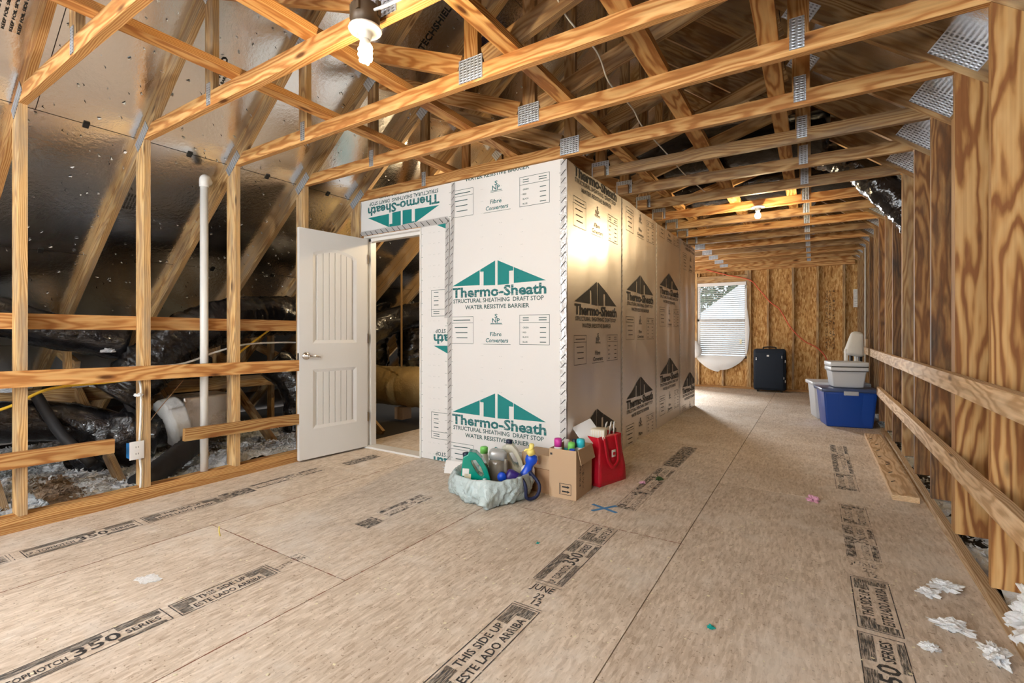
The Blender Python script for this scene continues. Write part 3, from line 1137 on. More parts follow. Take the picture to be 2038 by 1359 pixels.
def logo(T, B, S, cx, az, side=False):
    """the printed block of the sheathing; T solid teal, S striped teal lettering, B fine print; apex at (cx, az)"""
    def P(pr, pts):
        pr.poly([(cx + x, az + z) for x, z in pts])
    P(T, [(-HW, -0.195), (-0.17, -0.20), (-0.17, roofz(0.17))])
    P(T, [(-0.13, -0.205), (-0.012, -0.208), (-0.012, -0.004), (-0.165, roofz(0.165)), (-0.165, roofz(0.165) - 0.018), (-0.13, roofz(0.165) - 0.018)])
    P(T, [(0.012, -0.208), (0.125, -0.205), (0.125, roofz(0.165) - 0.03), (0.165, roofz(0.165) - 0.03), (0.165, roofz(0.165)), (0.012, -0.004)])
    P(T, [(0.17, -0.20), (HW, -0.195), (0.17, roofz(0.17))])
    S.text('Thermo-Sheath', cx - 0.468, az - 0.295, 0.936, 0.082)
    B.text('STRUCTURAL SHEATHING  DRAFT STOP', cx - 0.455, az - 0.345, 0.90, 0.034)
    B.text('WATER RESISTIVE BARRIER', cx - 0.325, az - 0.400, 0.64, 0.034)
    # emblem
    S.text('S', cx - 0.018, az - 0.480, 0.030, 0.034)
    S.text('NP', cx - 0.042, az - 0.518, 0.075, 0.036)
    S.rect(cx - 0.058, az - 0.528, cx + 0.055, az - 0.522)
    B.rect(cx - 0.06, az - 0.537, cx + 0.06, az - 0.534)
    S.text('Fibre', cx - 0.065, az - 0.630, 0.115, 0.034, 0.15)
    S.text('Converters', cx - 0.110, az - 0.682, 0.225, 0.034, 0.15)
    B.rect(cx - 0.13, az - 0.700, cx + 0.14, az - 0.697)
    t = 0.0035
    B.frame(cx - 0.487, az - 0.698, cx - 0.238, az - 0.462, t)
    B.rect(cx - 0.487, az - 0.520, cx - 0.238, az - 0.520 + t)
    B.frame(cx + 0.224, az - 0.698, cx + 0.496, az - 0.460, t)
    B.rect(cx + 0.224, az - 0.525, cx + 0.496, az - 0.525 + t)
    for i in range(2):
        B.rect(cx + 0.255, az - 0.487 - i * 0.018, cx + 0.31, az - 0.481 - i * 0.018)
        B.rect(cx + 0.40, az - 0.487 - i * 0.018, cx + 0.47, az - 0.481 - i * 0.018)
    for i, s in enumerate(('GREEN', 'RED', 'BLACK', 'BLUE')):
        B.text(s, cx + 0.255, az - 0.567 - i * 0.038, 0.018 * len(s) * 0.6, 0.012)
        B.rect(cx + 0.41, az - 0.565 - i * 0.038, cx + 0.465, az - 0.559 - i * 0.038)
    B.rect(cx - 0.455, az - 0.497, cx - 0.27, az - 0.490)
    for i in range(3):
        B.rect(cx - 0.44 + 0.01 * i, az - 0.56 - i * 0.045, cx - 0.30, az - 0.553 - i * 0.045)


def panel_front(name, x0, x1, z0, z1, y, apexes, turned=False):
    pn = box(name, (x0, y, z0), (x1, y + 0.006, z1), 'sheath_white', wp)
    T, B, S = Print(), Print(), Print()
    for cx, az in apexes:
        t, b, s = Print(), Print(), Print()
        logo(t, b, s, cx, az)
        if turned:
            for q in (t, b, s):
                q.turn(cx, az)
        for dst, src in ((T, t), (B, b), (S, s)):
            n = len(dst.v)
            dst.v += src.v
            dst.f += [tuple(i + n for i in f) for f in src.f]
    # nail dots and edge ticks
    for r in (0.3, 0.47, 0.66):
        z = z0 + 0.05
        while z < z1:
            for d in (0, 0.016):
                B.rect(x0 + (x1 - x0) * r + d, z, x0 + (x1 - x0) * r + d + 0.003, z + 0.003)
            z += 0.10
    z = z0 + 0.05
    while z < z1 - 0.03:
        B.rect(x0 + 0.002, z, x0 + 0.02, z + 0.0025)
        B.rect(x1 - 0.03, z, x1 - 0.006, z + 0.0025)
        z += 0.105
    c = pn.location
    clip = (x0 + 0.001, z0 + 0.001, x1 - 0.001, z1 - 0.001)
    for pr, nm, mt in ((T, 'roof_emblem', 'ink_teal'), (S, 'bold_lettering', 'ink_teal_stripes'), (B, 'fine_lettering', 'ink_print')):
        pr.build(nm, mt, pn, (-c.x, y - c.y, -c.z), (1, 0, 0), (0, 0, 1), clip=clip)
    return pn


panel_front('sheathing_panel', -2.697, -1.605, 0.005, CZ - 0.003, YP, [(-2.214, 1.752), (-2.214, 0.651), (-2.214, 2.853), (-2.214, -0.45)])
panel_front('sheathing_panel', -3.925, -2.69, 2.125, CZ - 0.003, YP + 0.003, [(-3.30, 2.10)], True)
panel_front('sheathing_panel', -3.048, -2.735, 0.005, 2.122, YP, [(-2.43, 0.837), (-2.43, 1.937), (-2.43, -0.263)], True)
box('strip_panel', (-2.74, YP + 0.007, 0.005), (-2.66, YP + 0.012, CZ - 0.003), 'sheath_white', wp)


def tape(p0, p1, w, nrm, dash=0.062, parent=wp):
    """seam tape with printed slanted dashes"""
    p0, p1, nrm = Vector(p0), Vector(p1), Vector(nrm)
    d = (p1 - p0).normalized()
    s = nrm.cross(d)
    L_ = (p1 - p0).length
    n = max(8, int(L_ / 0.04))
    vv, ff = [], []
    for i in range(n + 1):
        q = p0 + d * (L_ * i / n)
        for j, sg in enumerate((-0.5, 0.0, 0.5)):
            wob = 0.004 * noise.noise(q * 9 + Vector((j, 0, 0)))
            vv.append(q + s * (w * sg + wob) + nrm * (0.002 + 0.003 * abs(noise.noise(q * 25 + Vector((0, j * 3, 0))))))
    for i in range(n):
        for j in range(2):
            a = i * 3 + j
            ff.append((a, a + 1, a + 4, a + 3))
    m = len(vv)
    vv += [v - nrm * 0.004 for v in vv]
    ff += [tuple(x + m for x in f[::-1]) for f in ff]
    t = obj('seam_tape', vv, ff, 'tape', parent, True)
    pr = Print()
    z = 0.02
    while z < L_ - 0.02:
        z2 = z + random.uniform(-0.006, 0.006)
        pr.poly([(-w * 0.42, z2), (-w * 0.30, z2), (w * 0.42, z2 + w * 0.72), (w * 0.28, z2 + w * 0.74)])
        z += dash
    pr.build('tape_print', 'ink_black', t, p0, -s, d, lift=0.0062)
    return t


tape((-2.703, YP, 1.3), (-2.668, YP, 2.46), 0.042, (0, -1, 0))
tape((-2.718, YP, 0.02), (-2.703, YP, 1.3), 0.042, (0, -1, 0))
tape((-2.748, YP - 0.001, 1.28), (-2.733, YP - 0.001, 2.16), 0.042, (0, -1, 0))
tape((-3.90, YP, 2.135), (-2.735, YP, 2.15), 0.06, (0, -1, 0), 0.075)
tape((-3.905, YP, 2.09), (-3.885, YP, 2.46), 0.05, (0, -1, 0))
tape((XS - 0.022, YP, 0.02), (XS - 0.018, YP, 2.46), 0.055, (0, -1, 0), 0.07)


# side panels of foil faced sheathing, gently buckled between their fixings
def panel_side(y0, y1, apexes, seed, ztop=CZ - 0.012, skip_text=False):
    NY, NZ = 28, 40
    def off(y, z):
        e = math.sin(PI * min(1, max(0, (y - y0) / (y1 - y0))))
        return e * (0.022 * noise.noise(Vector((y * 1.6, z * 0.7, seed))) + 0.010 * noise.noise(Vector((y * 4.5, z * 1.1, seed + 7)))) + 0.004
    vv, ff = [], []
    c = Vector((XS, (y0 + y1) / 2, ztop / 2))
    for j in range(NZ + 1):
        for i in range(NY + 1):
            y = y0 + (y1 - y0) * i / NY
            z = 0.005 + (ztop + 0.012 * noise.noise(Vector((y * 2, seed, 0))) - 0.005) * j / NZ
            vv.append(Vector((XS + off(y, z), y, z)) - c)
    W_ = NY + 1
    for j in range(NZ):
        for i in range(NY):
            a = j * W_ + i
            ff.append((a, a + 1, a + W_ + 1, a + W_))
    n = len(vv)
    vv += [v - Vector((0.003, 0, 0)) for v in vv]
    ff += [tuple(q + n for q in f[::-1]) for f in ff]
    pn = obj('foil_panel', vv, ff, 'foil_panel', wp, True)
    pn.location = c
    T, B, S = Print(), Print(), Print()
    for cy, az in apexes:
        logo(T, B, S, cy, az)
    for pr, nm in ((T, 'roof_emblem'), (S, 'bold_lettering'), (B, 'fine_lettering')):
        ob = pr.build(nm, 'ink_foil', pn, (0, 0, 0), (0, 1, 0), (0, 0, 1), clip=(y0 + 0.03, 0.02, y1 - 0.03, ztop - 0.002), lift=0.0)
        if ob is None:
            continue
        bm = bmesh.new()
        bm.from_mesh(ob.data)
        # cut big faces so that the print follows the buckled sheet
        for i in range(1, NY):
            yy = y0 + (y1 - y0) * i / NY
            bmesh.ops.bisect_plane(bm, geom=bm.verts[:] + bm.edges[:] + bm.faces[:], dist=1e-6, plane_co=(0, yy, 0), plane_no=(0, 1, 0))
        for v in bm.verts:
            y, z = v.co.y, v.co.z
            v.co = Vector((XS + off(y, z) + 0.0030, y, z)) - c
        bm.to_mesh(ob.data)
        bm.free()
    return pn


ye = [3.285, 4.505, 5.71, 6.90, PYE]
panel_side(ye[0], ye[1] - 0.006, [(3.885, 1.592), (3.885, 0.495), (3.885, 2.685)], 1.0)
panel_side(ye[1] + 0.006, ye[2] - 0.006, [(5.11, 1.776), (5.11, 0.678), (5.11, 2.874)], 5.0)
panel_side(ye[2] + 0.006, ye[3] - 0.006, [(6.34, 1.927), (6.34, 0.832), (6.34, 3.025)], 9.0)
panel_side(ye[3] + 0.006, ye[4], [(7.54, 0.56), (7.54, 2.76)], 13.0)
for y in ye[1:4]:
    tape((XS + 0.003, y, 0.02), (XS + 0.003, y, CZ - 0.02), 0.036, (1, 0, 0), 0.05)
# framing and the closed far end of the partition
for y in (3.31, 4.5, 5.7, 6.9, 7.85):
    stick('stud', (XS - 0.05, y, 0.0), (XS - 0.05, y, CZ - 0.02), 0.038, 0.07, 'pine_weathered', wp, up=(1, 0, 0))
box('end_panel', (-3.9, PYE, 0.0), (XS + 0.004, PYE + 0.008, CZ), 'sheath_white', wp)
stick('door_header', (-3.93, YP + 0.04, 2.455), (XS - 0.01, YP + 0.04, 2.455), 0.038, 0.05, 'pine', wp)
stick('door_stud', (-3.95, YP + 0.03, 0.0), (-3.95, YP + 0.03, CZ), 0.05, 0.08, 'pine', wp)
stick('door_stud', (-3.84, YP + 0.055, 0.0), (-3.84, YP + 0.055, 2.10), 0.04, 0.08, 'pine', wp)
stick('door_stud', (-3.01, YP + 0.055, 0.0), (-3.01, YP + 0.055, 2.10), 0.04, 0.08, 'pine', wp)
stick('door_lintel', (-3.86, YP + 0.02, 2.112), (-3.05, YP + 0.02, 2.112), 0.022, 0.05, 'pine_bold', wp)
box('back_lining', (-3.0, YP + 0.095, 0.0), (-1.66, YP + 0.10, CZ), 'cardboard_dark', wp)
for j in range(7):
    stick('joist_block', (XS - 0.012, YK(5 + j) - 0.02, CZ + 0.045), (XS + 0.09, YK(5 + j) - 0.02, CZ + 0.045), 0.085, TT, 'pine_weathered', wp)

# ------------------------------------------------------------------ door
dr = empty('door_1')
tag(dr, 'white two-panel plank door standing open beside the sheathed partition', 'door', kind='structure')
DX0, DX1, DZ = -3.79, -3.06, 2.095
box('jamb', (DX0 - 0.022, YP - 0.012, 0.0), (DX0, YP + 0.11, DZ + 0.02), 'white_paint', dr)
box('jamb', (DX1, YP - 0.012, 0.0), (DX1 + 0.016, YP + 0.11, DZ + 0.02), 'white_paint', dr)
box('door_stop', (DX0, YP + 0.035, 0.02), (DX0 + 0.03, YP + 0.10, DZ), 'white_paint', dr)
box('door_stop', (DX1 - 0.012, YP + 0.035, 0.02), (DX1, YP + 0.10, DZ), 'white_paint', dr)
box('head_jamb', (DX0, YP - 0.012, DZ), (DX1, YP + 0.11, DZ + 0.02), 'white_paint', dr)
box('door_stop', (DX0, YP + 0.035, DZ - 0.03), (DX1, YP + 0.10, DZ), 'white_paint', dr)
box('threshold', (DX0 - 0.01, YP - 0.02, 0.0), (DX1 + 0.01, YP + 0.11, 0.018), 'white_paint', dr)
DW, DH, DT = 0.705, 2.065, 0.036
hx, hy = -3.777, 3.262
ang = math.atan2(2.58 - hy, -3.845 - hx)
lf_m = Matrix.Translation((hx, hy, 0.018)) @ Matrix.Rotation(ang, 4, 'Z')


def outline(x0, x1, z0, z1, arch=0.0, n=10):
    pts = [(x0, z0), (x1, z0), (x1, z1)]
    if arch:
        for i in range(1, n):
            t = i / n
            x = x1 + (x0 - x1) * t
            pts.append((x, z1 + arch * math.sin(PI * t)))
    pts.append((x0, z1))
    return pts


def holed(name, outer, holes, y0, y1, mat, parent):
    bm = bmesh.new()
    es = []
    for lp in [outer] + holes:
        vs = [bm.verts.new((x, y0, z)) for x, z in lp]
        for i in range(len(vs)):
            es.append(bm.edges.new((vs[i], vs[(i + 1) % len(vs)])))
    bmesh.ops.triangle_fill(bm, edges=es, use_beauty=True)
    r = bmesh.ops.extrude_face_region(bm, geom=bm.faces[:])
    for g in r['geom']:
        if isinstance(g, bmesh.types.BMVert):
            g.co.y = y1
    return bobj(name, bm, mat, parent)


PT = (0.125, 0.578, 1.035, 1.855, 0.055)
PB = (0.125, 0.578, 0.262, 0.80, 0.0)
leaf = holed('door_leaf', [(0, 0), (DW, 0), (DW, DH), (0, DH)], [outline(*PT), outline(*PB)], -DT / 2, DT / 2, 'white_paint', dr)
leaf.matrix_basis = lf_m
for (x0, x1, z0, z1, ar) in (PT, PB):
    nb = 6
    for i in range(nb):
        a = x0 + 0.045 + (x1 - x0 - 0.09) * i / nb
        b2 = x0 + 0.045 + (x1 - x0 - 0.09) * (i + 1) / nb
        mid = ((a + b2) / 2 - x0) / (x1 - x0)
        zt = z1 + ar * math.sin(PI * mid) - 0.02
        o = box('panel_board', (a + 0.0035, -0.009, z0 + 0.028), (b2 - 0.0035, 0.009, zt), 'white_paint', leaf)
    # backing and moulding
    holed('panel_back', outline(x0, x1, z0, z1, ar), [], -0.002, 0.002, 'white_paint', leaf)
    lp = outline(x0, x1, z0, z1, ar)
    for sg in (-1, 1):
        inner = []
        cxm, czm = (x0 + x1) / 2, (z0 + z1) / 2
        for (x, z) in lp:
            sx = 0.030 if x < cxm - 0.2 else (-0.030 if x > cxm + 0.2 else 0)
            inner.append((x + sx, z + (0.030 if z < czm else -0.030)))
        vv = [(x, sg * DT / 2, z) for x, z in lp] + [(x, sg * 0.0075, z) for x, z in inner]
        n = len(lp)
        ff = [(i, (i + 1) % n, n + (i + 1) % n, n + i) for i in range(n)]
        obj('moulding', vv, ff, 'white_paint', leaf)
for sg in (-1, 1):
    hn = lathe('lever_rose', [(0.0, 0), (0.036, 0), (0.036, 0.007), (0.028, 0.014), (0.014, 0.016), (0.013, 0.05), (0.0, 0.05)], 'chrome', leaf, (DW - 0.062, sg * DT / 2, 0.925), (sg * -PI / 2, 0, 0))
    tube('lever', [(DW - 0.062, sg * (DT / 2 + 0.045), 0.925), (DW - 0.10, sg * (DT / 2 + 0.05), 0.922), (DW - 0.14, sg * (DT / 2 + 0.045), 0.918), (DW - 0.175, sg * (DT / 2 + 0.036), 0.912)], [0.014] * 18 + [0.012] * 8 + [0.008] * 5, 'chrome', leaf)
box('latch_plate', (DW - 0.0005, -0.012, 0.89), (DW + 0.0015, 0.012, 0.95), 'chrome', leaf)
for z in (0.25, 1.03, 1.82):
    box('hinge', (-0.012, -0.022, z), (0.004, 0.022, z + 0.09), 'chrome', leaf)

# ------------------------------------------------------------------ far window and blind
w1 = empty('window_1')
tag(w1, 'white framed far window with blind and plastic sheet', 'window', kind='structure')
for (a, b2, c, d) in ((WX0, WX0 + 0.045, WZ0, WZ1), (WX1 - 0.045, WX1, WZ0, WZ1), (WX0, WX1, WZ0, WZ0 + 0.05), (WX0, WX1, WZ1 - 0.05, WZ1), (WX0, WX1, 1.39, 1.44)):
    box('window_frame', (a, FY + 0.03, c), (b2, FY + 0.11, d), 'white_plastic', w1)
box('pane', (WX0 + 0.045, FY + 0.075, WZ0 + 0.05), (WX1 - 0.045, FY + 0.079, WZ1 - 0.05), 'glass', w1)
w4 = empty('window_4')  # unseen window, added as a place for the far fill light
tag(w4, 'unseen white window added on the far wall behind the partition for the fill light', 'window', kind='structure')
for (a, b2, c, d) in ((-3.6, -3.55, 0.66, 2.18), (-2.65, -2.6, 0.66, 2.18), (-3.6, -2.6, 0.66, 0.71), (-3.6, -2.6, 2.13, 2.18)):
    box('window_frame', (a, FY + 0.0, c), (b2, FY + 0.088, d), 'white_plastic', w4)
box('pane', (-3.55, FY + 0.05, 0.71), (-2.65, FY + 0.055, 2.13), 'label_white', w4)
bl = empty('window_blind')
tag(bl, 'white horizontal slat blind hanging in the far window', 'blind')
box('head_rail', (WX0 + 0.01, FY - 0.03, WZ1 - 0.075), (WX1 - 0.01, FY + 0.015, WZ1 - 0.005), 'slat_white', bl)
zb = WZ1 - 0.105
i = 0
while zb > WZ0 + 0.06:
    o = bpy.data.objects.new('slat', boxmesh(WX1 - WX0 - 0.06, 0.046, 0.003))
    if not o.data.materials:
        o.data.materials.append(M['slat_white'])
    lower = zb < 1.42
    o.location = ((WX0 + WX1) / 2 + (0.012 if lower else 0), FY - 0.005, zb)
    o.rotation_euler = (math.radians(-34 if lower else -12), math.radians(0.5 if lower else 0), 0)
    link(o, bl)
    zb -= 0.042
box('bottom_rail', (WX0 + 0.03, FY - 0.02, WZ0 + 0.015), (WX1 - 0.03, FY + 0.01, WZ0 + 0.04), 'slat_white', bl)
for x in (WX0 + 0.15, (WX0 + WX1) / 2, WX1 - 0.15):
    tube('ladder_cord', [(x, FY - 0.03, WZ0 + 0.03), (x, FY - 0.03, 1.4), (x, FY - 0.03, WZ1 - 0.07)], 0.0018, 'slat_white', bl, 5, 2)
box('tag', (WX1 - 0.13, FY - 0.034, 0.92), (WX1 - 0.09, FY - 0.032, 1.02), 'label_cream', bl)
# plastic sheeting gathered under and beside the window
vv, ff = [], []
nn = 24
for i in range(nn + 1):
    t = i / nn
    x = WX0 - 0.02 + (WX1 - WX0 + 0.0) * t
    drop = 0.30 * math.sin(PI * t) ** 0.75 + (0.04 if t < 0.5 else 0)
    for j in range(5):
        s = j / 4
        vv.append((x, FY - 0.035 - 0.05 * math.sin(PI * s) * math.sin(PI * t) + 0.006 * noise.noise(Vector((x * 9, s * 3, 0))), WZ0 + 0.05 - drop * s))
for i in range(nn):
    for j in range(4):
        a = i * 5 + j
        ff.append((a, a + 5, a + 6, a + 1))
n = len(vv)
vv += [(x, y + 0.002, z) for x, y, z in vv]
ff += [tuple(q + n for q in f[::-1]) for f in ff]
ps = obj('plastic_sheet', vv, ff, 'poly_sheet', None, True)
tag(ps, 'white plastic sheet sagging below the far window', 'plastic sheet')
vv, ff = [], []
for i in range(25):
    z = WZ0 + 0.1 + (WZ1 - WZ0 - 0.25) * i / 24
    w = 0.035 + 0.045 * math.sin(PI * min(1, i / 17)) * (1 if i < 17 else 0.2)
    for j in range(3):
        vv.append((WX1 - 0.03 + w * j / 2, FY - 0.04 - 0.012 * (j == 1) + 0.01 * noise.noise(Vector((z * 7, j, 3))), z))
for i in range(24):
    for j in range(2):
        a = i * 3 + j
        ff.append((a, a + 1, a + 4, a + 3))
n = len(vv)
vv += [(x, y + 0.002, z) for x, y, z in vv]
ff += [tuple(q + n for q in f[::-1]) for f in ff]
ps = obj('plastic_sheet', vv, ff, 'poly_sheet', None, True)
tag(ps, 'loose plastic sheet flap along the right edge of the far window', 'plastic sheet')
lathe('plastic_bundle', [(0.02, 0), (0.10, 0.05), (0.13, 0.14), (0.10, 0.24), (0.05, 0.30), (0.02, 0.36)], 'poly_sheet', None, (-2.10, FY - 0.17, 0.62), seg=14)
tag(bpy.data.objects['plastic_bundle'], 'gathered bundle of clear plastic at the left edge of the far window', 'plastic sheet')

# outside: neighbouring roof, tree, lawn
nh = empty('neighbour_house', (-3.0, 17.5, -3.6))
tag(nh, 'pale grey neighbouring house roof seen through the far window', 'house')
box('wall', (-2.5, 0.0, 0.0), (6.0, 5.0, 3.6), 'neighbour_wall', nh)
obj('roof', [(-2.8, -0.3, 3.5), (6.3, -0.3, 3.5), (6.3, 2.5, 7.0), (1.2, 2.5, 7.0), (-2.8, 5.3, 3.5), (6.3, 5.3, 3.5)], [(0, 1, 2, 3), (0, 3, 4), (3, 2, 5, 4), (1, 5, 2), (0, 4, 5, 1)], 'neighbour_roof', nh)
tr = empty('tree', (-4.3, 24.5, -3.0))
tag(tr, 'dark green tree outside the far window', 'tree')
lathe('trunk', [(0.25, 0), (0.18, 3), (0.1, 5)], 'bark', tr, seg=10)
vv, ff = [], []
for i in range(5000):
    d = Vector((random.gauss(0, 1), random.gauss(0, 1), random.gauss(0, 1))).normalized() * (random.random() ** 0.4)
    q = Vector((d.x * 3.0, d.y * 2.4, 6.2 + d.z * 2.9))
    n = len(vv)
    for j in range(3):
        vv.append(q + Vector((random.uniform(-0.16, 0.16), random.uniform(-0.16, 0.16), random.uniform(-0.16, 0.16))))
    ff.append((n, n + 1, n + 2))
o = obj('foliage', vv, ff, 'leaf', tr)
o['kind'] = 'stuff'
gr = box('lawn', (-30, 11.5, -3.1), (30, 45, -3.0), 'lawn')
tag(gr, 'green lawn far below outside the window', 'lawn', kind='structure')


# ------------------------------------------------------------------ lamps
def lamp(name, label, loc, boxed, power, colr=WARM):
    t = empty(name, loc)
    tag(t, label, 'ceiling lamp', 'bare bulb lamps on the ceiling joists')
    if boxed:
        lathe('junction_box', [(0.0, 0.0), (0.058, 0.0), (0.060, 0.085), (0.050, 0.095), (0.0, 0.095)], 'box_brown_metal', t, (0, 0, 0.004))
        for i in range(4):
            a = i * PI / 2 + 0.4
            box('box_tab', (0.057 * math.cos(a) - 0.008, 0.057 * math.sin(a) - 0.008, 0.05), (0.057 * math.cos(a) + 0.008, 0.057 * math.sin(a) + 0.008, 0.112), 'box_brown_metal', t)
    lathe('lamp_holder', [(0.0, 0.006), (0.066, 0.006), (0.068, 0.0), (0.064, -0.006), (0.030, -0.012), (0.027, -0.022), (0.024, -0.040), (0.0, -0.040)], 'porcelain', t)
    if boxed:
        lathe('bulb_base', [(0.0, -0.038), (0.018, -0.038), (0.022, -0.052), (0.024, -0.066), (0.0, -0.068)], 'porcelain', t)
        pts = []
        for i in range(70):
            a = i / 69 * 2 * PI * 3.2
            r = 0.022 if i < 50 else 0.022 - 0.014 * (i - 50) / 19
            pts.append((r * math.cos(a), r * math.sin(a), -0.070 - 0.066 * i / 69))
        tube('bulb', pts, 0.0085, 'bulb_glow', t, 8, 1, sub=False)
        zl_ = -0.165
    else:
        lathe('bulb', [(0.0, -0.038), (0.014, -0.040), (0.018, -0.055), (0.030, -0.080), (0.031, -0.096), (0.022, -0.115), (0.0, -0.122)], 'bulb_glow', t)
        zl_ = -0.16
    l = bpy.data.lights.new('bulb_light', 'POINT')
    l.energy = power
    l.color = colr
    l.shadow_soft_size = 0.03
    lo = bpy.data.objects.new('bulb_light', l)
    lo.location = (0, 0, zl_)
    link(lo, t)
    return t


lamp('ceiling_lamp', 'glowing spiral bulb in a round brown box on the near joist', (-1.565, 1.345, 2.40), True, 30)
lamp('ceiling_lamp', 'glowing bare bulb on the ceiling joist of the far passage', (-0.49, 5.62, 2.468), False, 50)
lamp('ceiling_lamp', 'unseen bare bulb assumed inside the dark storage room behind the open door', (-3.25, 4.05, 2.45), False, 60)  # bulb assumed out of view, gives the storage room its warm light
lamp('ceiling_lamp', 'unseen bulb added behind the viewpoint as fill light, left of two', (-2.7, -1.05, 2.468), False, 135, (0.96, 0.98, 1.0))  # lamp added out of view, lights the near floor and left foil from above
lamp('ceiling_lamp', 'unseen bulb added behind the viewpoint as fill light, right of two', (-0.5, -1.05, 2.468), False, 60, (0.96, 0.98, 1.0))  # second added lamp, fills the near floor from behind the camera
t = tube('lamp_cable', [(-1.52, 1.34, 2.46), (-1.42, 1.36, 2.47), (-1.34, 1.385, 2.50), (-1.22, 1.40, 2.57)], 0.006, 'cable_white')
tag(t, 'white cable running from the near lamp box to the joist', 'cable')
t = tube('ceiling_cable', [(-1.0, 1.75, 3.05), (-1.02, 2.03, 2.72), (-0.98, 2.40, 2.655), (-1.0, 2.65, 2.60), (-0.98, 3.0, 2.59), (-1.0, 3.28, 2.58), (-0.98, 3.9, 2.57), (-0.97, 4.5, 2.57), (-0.90, 5.4, 2.575)], 0.0045, 'cable_white')
tag(t, 'thin white cable draped over the ceiling joists', 'cable')

# ------------------------------------------------------------------ behind the knee wall: loose insulation, ducts, pipe, cables
def blanket(name, x0, x1, y0, y1, base, amp, mat, step=0.02, flakes=0, seed=0, hills=()):
    nx, ny = int((x1 - x0) / step), int((y1 - y0) / step)
    def h(x, y):
        q = Vector((x, y, seed))
        z = base + amp * (noise.noise(q * 2.3) + 0.5 * noise.noise(q * 6) + 0.28 * noise.noise(q * 17) + 0.16 * noise.noise(q * 42))
        for (hx_, hy_, hr, hh) in hills:
            z += hh * math.exp(-((x - hx_) ** 2 + (y - hy_) ** 2) / (hr * hr))
        return z
    vv = [(x0 + (x1 - x0) * i / nx, y0 + (y1 - y0) * j / ny, h(x0 + (x1 - x0) * i / nx, y0 + (y1 - y0) * j / ny)) for j in range(ny + 1) for i in range(nx + 1)]
    ff = [(j * (nx + 1) + i, j * (nx + 1) + i + 1, (j + 1) * (nx + 1) + i + 1, (j + 1) * (nx + 1) + i) for j in range(ny) for i in range(nx)]
    for i in range(flakes):
        x, y = random.uniform(x0, x1), random.uniform(y0, y1)
        z = h(x, y)
        s = random.uniform(0.006, 0.026)
        n = len(vv)
        for j in range(4):
            vv.append((x + random.uniform(-s, s), y + random.uniform(-s, s), z + random.uniform(-0.3 * s, 1.3 * s)))
        ff += [(n, n + 1, n + 2), (n, n + 1, n + 3), (n + 1, n + 2, n + 3), (n + 2, n, n + 3)]
    o = obj(name, vv, ff, mat)
    return o


ins = blanket('loose_insulation', -6.6, -4.0, -2.0, 3.25, 0.03, 0.05, 'cellulose', 0.022, 34000, 0, ((-4.25, 2.25, 0.25, 0.10), (-4.3, 2.9, 0.3, 0.14), (-4.6, 1.1, 0.4, 0.05), (-4.4, 0.3, 0.4, 0.03), (-5.0, 1.9, 0.5, 0.1)))
tag(ins, 'white loose-fill insulation behind the left knee wall', 'insulation', kind='stuff')
ins = blanket('dusty_insulation', -4.75, -4.02, 0.98, 1.20, 0.06, 0.05, 'cellulose_brown', 0.02, 300, 4)
tag(ins, 'brown dusty patch of insulation beside the left knee wall', 'insulation', kind='stuff')
ins = blanket('loose_insulation', 0.69, 2.2, -1.0, 9.0, -0.02, 0.05, 'cellulose', 0.03, 14000, 9, ((0.79, 2.50, 0.17, 0.25), (0.80, 2.2, 0.2, 0.12), (0.80, 2.95, 0.12, 0.08)))
tag(ins, 'white loose-fill insulation behind the posts of the right wall', 'insulation', kind='stuff')


def clump(name, loc, r, n, label, flat=0.6, mat='cellulose', sx=1.0):
    """one ragged tuft: a ball pulled into spikes and pressed flat"""
    bm = bmesh.new()
    bmesh.ops.create_icosphere(bm, subdivisions=5 if n >= 200 else 4, radius=1.0)
    sd = Vector((loc[0] * 7.1, loc[1] * 3.3, 0))
    for v in bm.verts:
        d = v.co.normalized()
        k = 0.78 + 0.75 * noise.noise(d * 1.6 + sd) + 0.5 * noise.noise(d * 3.7 + sd) + 0.22 * noise.noise(d * 8 + sd) + 0.16 * noise.noise(d * 17 + sd)
        q = d * max(0.1, k) * r * 0.8
        v.co = Vector((q.x * sx, q.y, max(0.0, (q.z + r * 0.35) * flat)))
    bmesh.ops.recalc_face_normals(bm, faces=bm.faces[:])
    o = bobj(name, bm, mat)
    o.location = loc
    tag(o, label, 'insulation' if 'insul' in name else 'scrap')
    return o


clump('insulation_clump', (-5.15, 1.52, 0.70), 0.17, 500, 'fluffy white insulation clump draped over the beam behind the knee wall', 0.5)
clump('insulation_clump', (-5.2, 1.05, 0.70), 0.12, 250, 'small insulation clump on the beam at the left edge of the photo', 0.5)
clump('insulation_clump', (0.775, 2.50, 0.01), 0.19, 400, 'large fluffy white insulation pile behind the sole plate at the right edge of the photo', 1.0)
clump('insulation_clump', (-4.55, 1.44, 1.0), 0.05, 80, 'tiny white tuft of insulation caught on the brace behind the knee wall', 0.5)
for (x, y, r, s, lab) in ((0.545, 2.33, 0.085, 0.55, 'elongated white insulation clump lying beside the right sole plate'), (0.46, 2.48, 0.05, 1.6, 'small white insulation scrap left of the clump by the sole plate'), (0.43, 2.75, 0.04, 1.3, 'white insulation scrap on the floor by the right sole plate'), (0.36, 2.28, 0.035, 1.0, 'flat white insulation flake nearest the stamped strip by the right wall'), (0.60, 2.18, 0.03, 1.0, 'white insulation bit at the lower right edge of the photo'), (0.50, 2.85, 0.055, 1.2, 'white insulation clump lying farthest up along the near sole plate')):
    clump('insulation_clump', (x, y, 0.0005), r, 120, lab, 0.55, sx=s)

